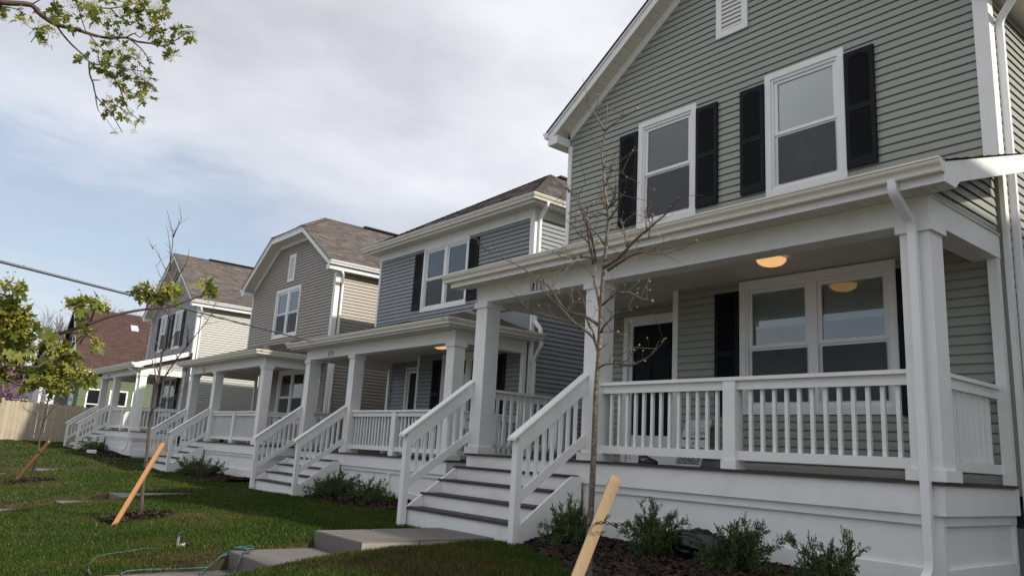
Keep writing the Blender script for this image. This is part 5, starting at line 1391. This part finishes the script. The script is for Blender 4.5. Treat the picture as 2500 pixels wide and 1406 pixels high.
juniper(1, -5.45, 6.50, -.94, .44, .62, 1.9, 'juniper just right of the nearest stake, with outstretched tip')
juniper(2, -4.48, 6.55, -.94, .50, .60, 3.3, 'juniper in front of the middle of the nearest porch skirt, right of the black bag')
juniper(3, -3.33, 6.15, -.98, .44, .60, 5.1, 'juniper nearest the down pipe at the lower right')
for k, (x, y, s) in enumerate(((-16.55, 8.35, .52), (-15.75, 8.28, .60), (-14.75, 8.25, .58), (-13.85, 8.15, .55))):
    juniper(k % 4 if k < 2 else 4 + k % 2, x, y, -1.14, s, s * 1.05, k * 1.7 + .4, ['juniper next to the right newel of the number 819 steps', 'tall juniper, second from the number 819 steps', 'juniper third from the number 819 steps', 'low juniper half hidden behind the number 815 steps'][k])
for k, (x, y, s) in enumerate(((-26.2, 8.35, .62), (-25.1, 8.3, .66), (-24.0, 8.25, .62))):
    juniper(4 + k % 2, x, y, -1.14, s, s * .9, k * 2.1, ['juniper left of three below the taupe house porch', 'juniper middle of three below the taupe house porch', 'juniper right of three below the taupe house porch'][k])
for k, (x, y, s) in enumerate(((-37.9, 7.9, .75), (-36.9, 7.85, .6))):
    juniper(4 + k % 2, x, y, -.86, s, s * .8, k * 2.6 + 1, ['juniper at the foot of the steps of the last grey house', 'low juniper beside the white splash block'][k])

# ------------------------------------------------------------------ maple overhead
MBARK = material('maple_bark', (.085, .058, .045), .85, var=.35, vscale=25, bump=.4, bscale=60)
LEAFM = [material('maple_leaf_%d' % i, c, .5, var=.12, vscale=40, objvar=.25, trans=.42, spec=.3) for i, c in enumerate(((.150, .185, .030), (.115, .150, .026), (.190, .205, .036)))]
FLOW = material('maple_flower', (.36, .32, .055), .6, var=.3, vscale=60, trans=.3)
half = [(0.0, 0.0), (0.10, -.06), (0.32, -.16), (0.26, 0.0), (0.28, 0.10), (0.66, 0.16), (0.48, 0.29), (0.52, 0.44), (0.36, 0.40), (0.19, 0.36), (0.17, 0.50), (0.27, 0.70), (0.11, 0.72), (0.0, 1.0)]
outl = half + [(-x, y) for x, y in half[-2:0:-1]]
def leaf_mesh(seed, m):
    rg = random.Random(seed); b = MB(); fold = rg.uniform(.1, .4); dr = rg.uniform(.1, .5); jit = lambda: rg.uniform(-.03, .03)
    P = [(x + jit(), y + jit(), fold * abs(x) * .6 - dr * max(0, y) ** 2 * .35 - .25 * abs(x) ** 2) for x, y in outl]
    b.v = [(0, .28, .01)] + P; n = len(P)
    for i in range(n): b.f.append((0, 1 + i, 1 + (i + 1) % n)); b.mi.append(0)
    # stalk
    k = len(b.v); b.v += [(-.012, 0, 0), (.012, 0, 0), (.012, -.55, .08), (-.012, -.55, .08)]; b.f.append((k, k + 1, k + 2, k + 3)); b.mi.append(0)
    return b.mesh('leaf', m)
LM = [leaf_mesh(i, LEAFM[i % 3]) for i in range(9)]
mt = thing('maple_tree', (-4.2, -1.6, -1.5), 'leafing maple whose branches reach in at the left edge and upper left', 'tree')
tk = [(-4.2, -1.6, -1.8), (-4.18, -1.58, -.4), (-4.1, -1.5, .9), (-4.15, -1.45, 2.2), (-4.3, -1.3, 3.4), (-4.3, -1.2, 5.2), (-4.0, -1.2, 7.0)]
b = MB(); b.tube(smooth_path(tk), [.24, .22, .2, .19, .18, .17, .16, .15, .14, .12, .10, .07, .05], 12); b.build('trunk', MBARK, mt, True)
def mbranch(P, ra, rb, name='branch'):
    pp = smooth_path(P); m = len(pp)
    q = MB(); q.tube(pp, [ra + (rb - ra) * (i / max(1, m - 1)) ** .8 for i in range(m)], 7)
    return q.build(name, MBARK, mt, True)
BRN = TR['m_br']; BRU = TR['u_br']
mbranch([(-4.15, -1.45, 1.5), (-3.9, -.9, .9)] + BRN[0], .0105, .003)
for i, P in enumerate(BRN[1:]):
    if i in (7, 8, 9, 11, 12, 13):
        q0 = Vector(P[0]); P = [(-4.12, -1.48, 1.0 + .1 * i), tuple(q0.lerp(Vector((-4.1, -1.4, 1.0)), .4))] + P
    L = sum((Vector(a) - Vector(c_)).length for a, c_ in zip(P[:-1], P[1:])); mbranch(P, .0035 + .006 * min(L, 1.5), .0018)
mbranch([(-4.3, -1.3, 3.2), (-5.3, -.6, 3.5)] + BRU[0], .030, .004)
for P in BRU[1:]:
    L = sum((Vector(a) - Vector(c_)).length for a, c_ in zip(P[:-1], P[1:])); mbranch(P, .004 + .006 * min(L, 2), .003)
camv = Vector((0, 0, 0))
leaves = []; fl = MB(); rg = random.Random(5); tw = MB()
def scatter(cl, pts_on, lsz, mult, flow):
    for c in cl:
        ctr = Vector(c[:3]); r = c[3]; n = int(c[4] * mult)
        # nearest branch point: cluster hangs on it
        bp = min(pts_on, key=lambda q: (q - ctr).length)
        if (bp - ctr).length > r * .8: tw.tube([bp, bp.lerp(ctr, .5) + Vector((0, 0, .01)), ctr], [.0022, .0018, .0014], 4)
        for _ in range(n):
            o = Vector((rg.gauss(0, 1), rg.gauss(0, 1), rg.gauss(0, .9))); o = o.normalized() * r * rg.random() ** .5
            p = ctr + o; s = lsz * rg.uniform(.65, 1.2)
            tip = (o.normalized() * .7 + Vector((rg.uniform(-.5, .5), rg.uniform(-.5, .5), rg.uniform(-1.0, .25)))).normalized()
            nr = (Vector((rg.uniform(-.8, .8), rg.uniform(-.8, .8), 1.0))).normalized(); xx = tip.cross(nr).normalized(); zz = xx.cross(tip)
            M_ = Matrix.Identity(4)
            for i in range(3): M_[i][0], M_[i][1], M_[i][2], M_[i][3] = xx[i] * s, tip[i] * s, zz[i] * s, p[i]
            leaves.append((s / p.length, M_))
        hubs = [ctr + Vector((rg.gauss(0, 1), rg.gauss(0, 1), rg.gauss(.3, 1))).normalized() * r * rg.uniform(.4, .95) for _ in range(3)]
        for _ in range(int(flow * (r / .06) ** 1.0)):
            p = rg.choice(hubs) + Vector((rg.gauss(0, 1), rg.gauss(0, 1), rg.gauss(0, 1))) * r * .22
            for _ in range(rg.choice((4, 6, 8))):
                q = p + Vector((rg.gauss(0, 1), rg.gauss(0, 1), rg.gauss(0, 1))) * .011; d = Vector((rg.gauss(0, 1), rg.gauss(0, 1), rg.gauss(0, 1))).normalized() * .0055; e = d.cross(Vector((rg.random(), .4, .8))).normalized() * .0040
                fl.quad(q - d, q - e, q + d, q + e)
                if rg.random() < .25: fl.poly([ctr.lerp(p, .5), ctr.lerp(p, .5) + Vector((.001, .001, 0)), q])
pn = [v for P in BRN for v in resample(P, .03)]; pu = [v for P in BRU for v in resample(P, .05)]
scatter(TR['m_cl'], pn, .049, 1.7, 30)
nn = len(leaves)
scatter(TR['u_cl'], pu, .070, 1.5, 22)
tw.build('twigs', MBARK, mt)['kind'] = 'stuff'
leaves.sort(key=lambda q: -q[0])
for i, (sz, M_) in enumerate(leaves[:290]):
    link('leaf', LM[i % 9], mt, M_)
VV = []; FF = []; CC = []; off = 0
rest = leaves[290:]
if rest:
    lb = MB()
    for i, (sz, M_) in enumerate(rest):
        me = LM[i % 9]; k = len(lb.v)
        lb.v += [tuple(M_ @ v.co) for v in me.vertices]
        for p in me.polygons: lb.f.append(tuple(k + q for q in p.vertices)); lb.mi.append(i % 3)
    lb.build('foliage', LEAFM, mt)['kind'] = 'stuff'
fl.build('flowers', FLOW, mt)['kind'] = 'stuff'

# ------------------------------------------------------------------ far trees
FARB = material('far_bark', (.16, .13, .12), .9)
def bare_tree(label, x, y, z, h, seed, m=FARB, spread=.5, depth=5, r=.16):
    rg = random.Random(seed); T = thing('bare_tree', (x, y, z), label, 'tree', 'bare trees beyond the fence')
    tr_ = MB(); cr = MB()
    def grow(p, d, L, r_, lv):
        e = p + d * L; mid = p.lerp(e, .5) + Vector((rg.uniform(-1, 1), rg.uniform(-1, 1), 0)) * L * .05
        (tr_ if lv == 0 else cr).tube([p, mid, e], [r_, r_ * .85, r_ * .68], 6 if lv < 2 else 3)
        if lv >= depth: return
        for k in range(rg.choice((2, 3, 3)) if lv > 0 else 5):
            dd = (d + Vector((rg.uniform(-1, 1), rg.uniform(-1, 1), rg.uniform(-.1, .7))) * spread).normalized()
            st = p.lerp(e, rg.uniform(.55, 1.0)); grow(st, dd, L * rg.uniform(.6, .85), max(r_ * .55, .012), lv + 1)
    grow(Vector((x, y, z)), Vector((0, 0, 1)), h * .28, r, 0)
    tr_.build('trunk', m, T, True); cr.build('crown', m, T)
    return T
bare_tree('tall bare tree seen between maple leaves left of the green house', -74.2, 11.2, -.9, 13.5, 3, depth=6)
bare_tree('thin bare tree just behind the gable of the green house', -70.5, 13.2, -.9, 13.0, 8, depth=6)
RED = material('redbud_blossom', (.36, .10, .27), .7, var=.3, vscale=8)
rb = bare_tree('pink blossoming redbud at the far left behind the fence', -60.5, 6.3, -.9, 5.0, 12, material('redbud_bark', (.06, .03, .035), .9), .8, 4, .1)
rb['group'] = 'blossoming trees'
b = MB(); rg = random.Random(9)
for _ in range(2600):
    a = rg.uniform(0, 6.28); r_ = 2.0 * math.sqrt(rg.random()); zz = 1.4 + rg.random() * 2.4
    p = Vector((-60.5 + r_ * math.cos(a) * (1 - .12 * abs(zz - 2.4)), 6.3 + r_ * math.sin(a) * (1 - .12 * abs(zz - 2.4)), zz)); d = Vector((rg.gauss(0, 1), rg.gauss(0, 1), rg.gauss(0, 1))).normalized() * .07; e = d.cross(Vector((.3, .5, .8))).normalized() * .05
    b.quad(p - d, p - e, p + d, p + e)
b.build('blossom', RED, rb)['kind'] = 'stuff'

# ------------------------------------------------------------------ overhead cable and its pole
CAB = material('cable_black', (.03, .03, .032), .35)
a = Vector(TR['wire'][0]); e = Vector(TR['wire'][1]); e = e + (e - a).normalized() * 1.0
po = a + (a - e).normalized() * 9; po.z += .9
T = thing('service_cable', e, 'black overhead service cable running from upper left to the number 819 porch roof', 'cable')
def sag(p0, p1, s, off=(0, 0, 0)):
    return [p0.lerp(p1, i / 24) + Vector((0, 0, -s * 4 * (i / 24) * (1 - i / 24))) + Vector(off) for i in range(25)]
d_ = (e - a)
pts = [e.lerp(po, i / 30) for i in range(31)]
L0 = (po - e).length; La = (a - e).length
fz = lambda t: .9 * max(0, (t * L0 - La) / max(.1, L0 - La)) ** 1.5
line = [Vector((e.x + (po.x - e.x) * t, e.y + (po.y - e.y) * t, e.z + (a.z - e.z) * (t * L0 / La) + fz(t))) for t in [i / 30 for i in range(31)]]
b = MB(); b.tube(line, .011, 8); b.build('cable', CAB, T, True)
b = MB(); b.tube([p + Vector((0, 0, .021)) for p in line], .0055, 6); b.build('messenger_wire', material('wire_steel', (.35, .35, .36), .4, metallic=.7), T, True)
b = MB(); b.box(e.x - .05, e.x + .05, e.y - .05, e.y + .05, e.z - .04, e.z + .05); b.build('clamp', GUTTER, T)
pz = line[-1]
P_ = thing('utility_pole', (pz.x, pz.y, -1.5), 'wooden utility pole beyond the left edge carrying the service cable', 'pole')
b = MB(); b.tube([(pz.x, pz.y, -1.8), (pz.x, pz.y, 3), (pz.x, pz.y, 8.5)], [.16, .14, .11], 12); b.build('pole', material('pole_wood', (.12, .09, .065), .9, var=.3, vscale=10), P_, True)
b = MB(); b.box(pz.x - .05, pz.x + .05, pz.y - 1.1, pz.y + 1.1, 7.6, 7.72); b.build('cross_arm', material('pole_wood', (.12, .09, .065), .9), P_)

# ------------------------------------------------------------------ small things
HOSE = material('green_hose', (.035, .085, .075), .45, var=.15, vscale=20)
hz_ = thing('garden_hose', TR['hose2'][0], 'green garden hose looped over the edge of the lower concrete step', 'hose')
top = TR['hosetop']
p2 = TR['hose2'][:-1] + [(-8.80, 3.52, -1.21), (-8.76, 3.50, -1.17)] + [tuple(q) for q in top[:2]] + [(-8.42, 3.42, -1.178), (-8.40, 3.345, -1.185), (-8.375, 3.305, -1.26), (-8.34, 3.27, -1.36), (-8.25, 3.12, -1.388), (-8.05, 2.6, -1.388)]
b = MB(); b.tube(smooth_path(p2), .0115, 8); b.build('hose', HOSE, hz_, True)
p3 = TR['hose2b'][:] + [(-8.78, 3.56, -1.17), (-8.66, 3.56, -1.18), tuple(top[0])]
b = MB(); b.tube(smooth_path(p3), .0115, 8); b.build('hose', HOSE, hz_, True)
h1 = thing('garden_hose', TR['hose1'][0], 'thin green hose curving across the lawn at the lower left', 'hose')
b = MB(); b.tube(smooth_path(TR['hose1']), .0085, 8); b.build('hose', HOSE, h1, True)
# sprinkler head lying in the grass
sx, sy, sz = TR['spr']
METAL = material('sprinkler_metal', (.38, .39, .40), .4, metallic=.5, var=.2, vscale=30)
T = thing('lawn_sprinkler', (sx, sy, sz), 'small grey metal sprinkler with white base lying on the lawn', 'sprinkler')
b = MB(); b.prism([(sx - .10, sy - .02, sz + .10), (sx + .01, sy - .03, sz + .16), (sx + .06, sy + .01, sz + .19), (sx - .03, sy + .02, sz + .15), (sx - .11, sy + .01, sz + .115)], (0, .02, .012)); b.build('plate', METAL, T)
b = MB()
b.tube([(sx - .07, sy, sz), (sx - .06, sy, sz + .11)], .007, 6); b.build('leg', METAL, T)
b = MB(); b.tube([(sx - .01, sy, sz), (sx - .02, sy, sz + .14)], .007, 6); b.build('leg', METAL, T)
b = MB(); b.tube([(sx + .02, sy + .02, sz + .03), (sx + .10, sy + .05, sz + .04), (sx + .14, sy + .06, sz + .055)], [.022, .03, .028], 10); b.build('base', WHITE2, T, True)
b = MB(); b.tube([(sx + .138, sy + .06, sz + .055), (sx + .175, sy + .07, sz + .065)], [.034, .030], 10); b.build('cap', BLACKP, T, True)
# black bag behind the juniper
BAG = material('black_plastic', (.010, .010, .011), .28, bump=.8, bscale=9)
bm = bmesh.new(); bmesh.ops.create_icosphere(bm, subdivisions=4, radius=1)
rg = np.random.RandomState(4)
for v in bm.verts:
    c_ = v.co; n_ = .10 * math.sin(c_.x * 7 + c_.y * 5) + .07 * math.sin(c_.y * 13 + c_.z * 9) + .04 * math.sin(c_.x * 21 - c_.z * 17) + .06 * math.sin(c_.z * 8 + c_.x * 3)
    v.co = c_ * (1 + n_); v.co.x *= .40; v.co.y *= .20; v.co.z *= .17 if v.co.z > 0 else .08
    v.co.z += .05 - .22 * max(0, v.co.x) * .4
me = bpy.data.meshes.new('plastic_bag'); bm.to_mesh(me); bm.free(); me.materials.append(BAG)
me.polygons.foreach_set('use_smooth', [True] * len(me.polygons))
tag(link('plastic_bag', me, None, Matrix.Translation((-5.11, 6.74, -.87)) @ Matrix.Rotation(.2, 4, 'Z')), 'crumpled black plastic bag lying between two junipers by the porch skirt', 'bag')
# white splash block / pipe end on the lawn by the last grey house
b = MB(); b.prism([(-36.4, 7.35, -.93), (-35.4, 7.30, -.93), (-35.4, 7.30, -.83), (-35.5, 7.32, -.80), (-36.4, 7.35, -.82)], (0, .22, 0))
tag(b.build('splash_block', WHITE2), 'white plastic splash block on the grass below the last grey house', 'splash block')

# yard sign leaning on the porch wall
def text_mesh(s, size, shear=0.0):
    cu = bpy.data.curves.new('txt', 'FONT'); cu.body = s; cu.size = size; cu.shear = shear; cu.align_x = 'CENTER'; cu.fill_mode = 'FRONT' if hasattr(cu, 'fill_mode') and cu.dimensions == '2D' else cu.fill_mode
    o = bpy.data.objects.new('txt', cu); COL.objects.link(o)
    dg = bpy.context.evaluated_depsgraph_get(); me = bpy.data.meshes.new_from_object(o.evaluated_get(dg))
    bpy.data.objects.remove(o, do_unlink=True)
    return me
SIGNW = material('sign_white', (.62, .63, .66), .5)
SIGNB = material('sign_navy', (.030, .055, .075), .5)
SIGNG = material('sign_dark_bar', (.055, .055, .07), .5)
SIGNL = material('sign_letters_pale', (.55, .60, .62), .5)
sg = thing('yard_sign', (-6.70, 8.62, -.026), 'white construction yard sign leaning on the porch wall beside the door', 'sign')
bl, br_, tl_ = Vector((-6.905, 8.60, -.026)), Vector((-6.475, 8.60, -.026)), Vector((-6.905, 8.86, .60))
ux = (br_ - bl).normalized(); uy = (tl_ - bl); hgt = uy.length; uy.normalize(); un = ux.cross(uy)
def on_sign(u, v, n): return bl + ux * u + uy * v + un * n
def sbox(name, m, u0, u1, v0, v1, n0, n1, par):
    b = MB(); b.prism([on_sign(u0, v0, n0), on_sign(u1, v0, n0), on_sign(u1, v1, n0), on_sign(u0, v1, n0)], un * (n1 - n0)); return b.build(name, m, par)
pn_ = sbox('panel', SIGNW, 0, .43, 0, hgt, -.008, 0, sg)
sbox('name_panel', SIGNB, .025, .41, .028, .20, .0002, .0015, pn_)
for v0 in (.235, .385): sbox('bar', SIGNG, .02, .41, v0, v0 + .035, .0002, .0014, pn_)
sbox('bar', SIGNG, .02, .41, .545, .553, .0002, .0014, pn_)
def stext(s, size, u, v, m, shear=0):
    me = text_mesh(s, size, shear); me.materials.clear(); me.materials.append(m)
    M_ = Matrix.Identity(4); p = on_sign(u, v, .0022)
    for i in range(3): M_[i][0], M_[i][1], M_[i][2], M_[i][3] = ux[i], uy[i], un[i], p[i]
    link('lettering', me, pn_, M_)
stext('ROCKFORD', .074, .2175, .088, SIGNL); stext('CONSTRUCTION', .050, .2175, .042, SIGNL)
stext('LOT NUMBER', .034, .2175, .241, SIGNL); stext('ADDRESS', .034, .2175, .391, SIGNL)
stext('9', .085, .215, .295, BLACKP, .2); stext('SLUMAN', .088, .225, .448, BLACKP, .15)
# shoe on the deck
SHOE = material('shoe_black', (.012, .012, .013), .5); SOLE = material('shoe_sole', (.02, .02, .022), .6)
T = thing('shoe', (-7.10, 8.30, -.026), 'black trainer standing on the porch deck before the white kick plate', 'shoe')
x0 = -7.25; secs = [(0, .035, .10, .0), (.03, .042, .118, 0), (.08, .040, .105, 0), (.13, .042, .088, 0), (.19, .048, .062, 0), (.25, .046, .045, 0), (.295, .030, .030, 0), (.31, .010, .018, 0)]
b = MB(); n = 10
for x, w, h, _ in secs:
    for j in range(n):
        a_ = math.pi * j / (n - 1); b.v.append((x0 + x, 8.30 - w * math.cos(a_), -.008 + h * math.sin(a_) ** .7))
for i in range(len(secs) - 1):
    for j in range(n - 1): b.f.append((i * n + j, i * n + j + 1, (i + 1) * n + j + 1, (i + 1) * n + j)); b.mi.append(0)
b.f.append(tuple(range(n))); b.mi.append(0); b.build('upper', SHOE, T, True)
b = MB(); b.prism([(x0 + x - .004, 8.30 - w - .004, -.0255) for x, w, h, _ in secs] + [(x0 + x - .004, 8.30 + w + .004, -.0255) for x, w, h, _ in secs[::-1]], (0, 0, .02)); b.build('sole', SOLE, T)
b = MB(); sw = [(.05, .055), (.075, .030), (.10, .028), (.19, .062), (.11, .042), (.085, .042), (.05, .055)]
b.poly([(x0 + a_, 8.2545, -.01 + c_) for a_, c_ in sw[:-1]]); b.build('side_mark', WHITE2, T)
b = MB(); b.tube([(x0 + .03, 8.27, .09), (x0 + .02, 8.30, .108), (x0 + .03, 8.33, .09)], .006, 6); b.build('heel_tab', SHOE, T)
# things on the porch of the taupe house
PINK = material('pink_plastic', (.55, .05, .12), .5)
T = thing('toy_scooter', (-26.9, 9.5, -.165), 'small pink toy behind the stair rail of the taupe house porch', 'toy')
b = MB(); b.tube([(-26.9, 9.5, -.1), (-26.9, 9.5, .35), (-26.85, 9.5, .55)], [.09, .06, .03], 8); b.build('body', PINK, T, True)
b = MB(); b.tube([(-26.9, 9.35, .5), (-26.9, 9.65, .5)], .03, 8); b.build('handle', SHUT, T, True)
b = MB(); b.tube([(-26.9, 9.46, -.09), (-26.9, 9.54, -.09)], .08, 12); b.build('wheel', SHUT, T, True)

# ------------------------------------------------------------------ grass
GRASS = material('grass_blades', (1, 1, 1), .8, attr='Col', trans=.25, spec=.08)
def make_grass(seed, regions):
    rg = np.random.RandomState(seed)
    Vs, Cs = [], []
    for (x0, x1, y0, y1, dens, hh, ww) in regions:
        n = int((x1 - x0) * (y1 - y0) * dens)
        x = rg.uniform(x0, x1, n); y = rg.uniform(y0, y1, n)
        keep = np.ones(n, bool)
        for k, (wx, wz, _) in enumerate(WALKS):
            e0 = .04 if k == 0 else .13
            keep &= ~((x > wx + e0) & (x < wx + WALK_W - .03) & (y < 6.15) & (y > .9))
        for f in BEDS: keep &= ~f(x, y)
        for h in (H1, H2, H3, H4):
            keep &= ~((x > h['Xp']) & (x < h['Xp'] + 6.87) & (y > h['Yp'] + .02))
            keep &= ~((x > h['Xp'] - .05) & (x < h['Xp'] + 2.53) & (y > h['Yp'] - 1.05))
        x, y = x[keep], y[keep]; n = len(x)
        z = gz(x, y) - .004
        # patchiness: yellowish thin patches and lush patches
        p = (np.sin(x * 1.3 + 2 * np.sin(y * .9)) + np.sin(y * 2.1 + 1.5 * np.sin(x * 1.1)) + np.sin(x * 3.7 - y * 2.9)) / 3 + rg.normal(0, .25, n)
        dry = np.clip((p - .12 + np.where((x > -7.7) & (y < 5.4), .45, 0)) * 1.2, 0, 1) * .8
        for wx, wz, _ in WALKS:      # dry sod edges along the walks
            dx = np.minimum(np.abs(x - wx), np.abs(x - wx - WALK_W)); dry = np.maximum(dry, np.where((dx < .22) & (y < 6.2), (1 - dx / .22) * .9, 0))
        h = hh * rg.uniform(.5, 1.25, n) * (1 - .35 * dry); w = ww * rg.uniform(.7, 1.3, n)
        az = rg.uniform(0, 2 * np.pi, n); lean = rg.uniform(.1, .9, n)
        d = np.stack([np.cos(az), np.sin(az), np.zeros(n)], 1); s = np.stack([-np.sin(az), np.cos(az), np.zeros(n)], 1) * w[:, None]
        b0 = np.stack([x, y, z], 1)
        mid = b0 + d * (h * lean * .35)[:, None]; mid[:, 2] += h * .62
        tip = b0 + d * (h * lean * .95)[:, None]; tip[:, 2] += h * (1 - lean * .35)
        Vs.append(np.stack([b0 - s, b0 + s, mid + s * .75, mid - s * .75, tip], 1).reshape(-1, 3))
        g = np.array([.046, .082, .012]); dd = np.array([.105, .078, .028]); lush = np.array([.034, .066, .011])
        c = g[None] * (1 - dry[:, None]) + dd[None] * dry[:, None]
        lu = np.clip(-p * 1.1, 0, 1)[:, None]; c = c * (1 - lu) + lush[None] * lu
        c = c * rg.uniform(.65, 1.35, n)[:, None]
        st = rg.random(n) < .03; c[st] = np.array([.20, .16, .07])
        Cs.append(np.repeat(c, 5, 0))
    V = np.concatenate(Vs); C = np.concatenate(Cs); n = len(V) // 5
    i0 = (np.arange(n) * 5)[:, None]
    F = np.concatenate([i0 + np.array([[0, 1, 2, 3]]), i0 + np.array([[3, 2, 4]])], 1).ravel()
    me = mesh_from_arrays('lawn_grass', V, F, np.tile([4, 3], n), GRASS, C)
    o = link('lawn_grass', me); tag(o, 'short mown lawn grass with dry yellowish patches', 'grass', kind='stuff')
    print('blades', n)
make_grass(3, [(-7.7, -3.2, 2.6, 6.6, 5200, .055, .0026), (-12.0, -7.7, .9, 8.9, 3600, .055, .0032), (-18.0, -12.0, .9, 9.2, 1500, .055, .0046),
               (-26.0, -18.0, 1.2, 9.2, 700, .055, .007), (-46.0, -26.0, 1.5, 9.5, 260, .06, .012), (-66, -46, 1.5, 9.5, 40, .08, .03)])
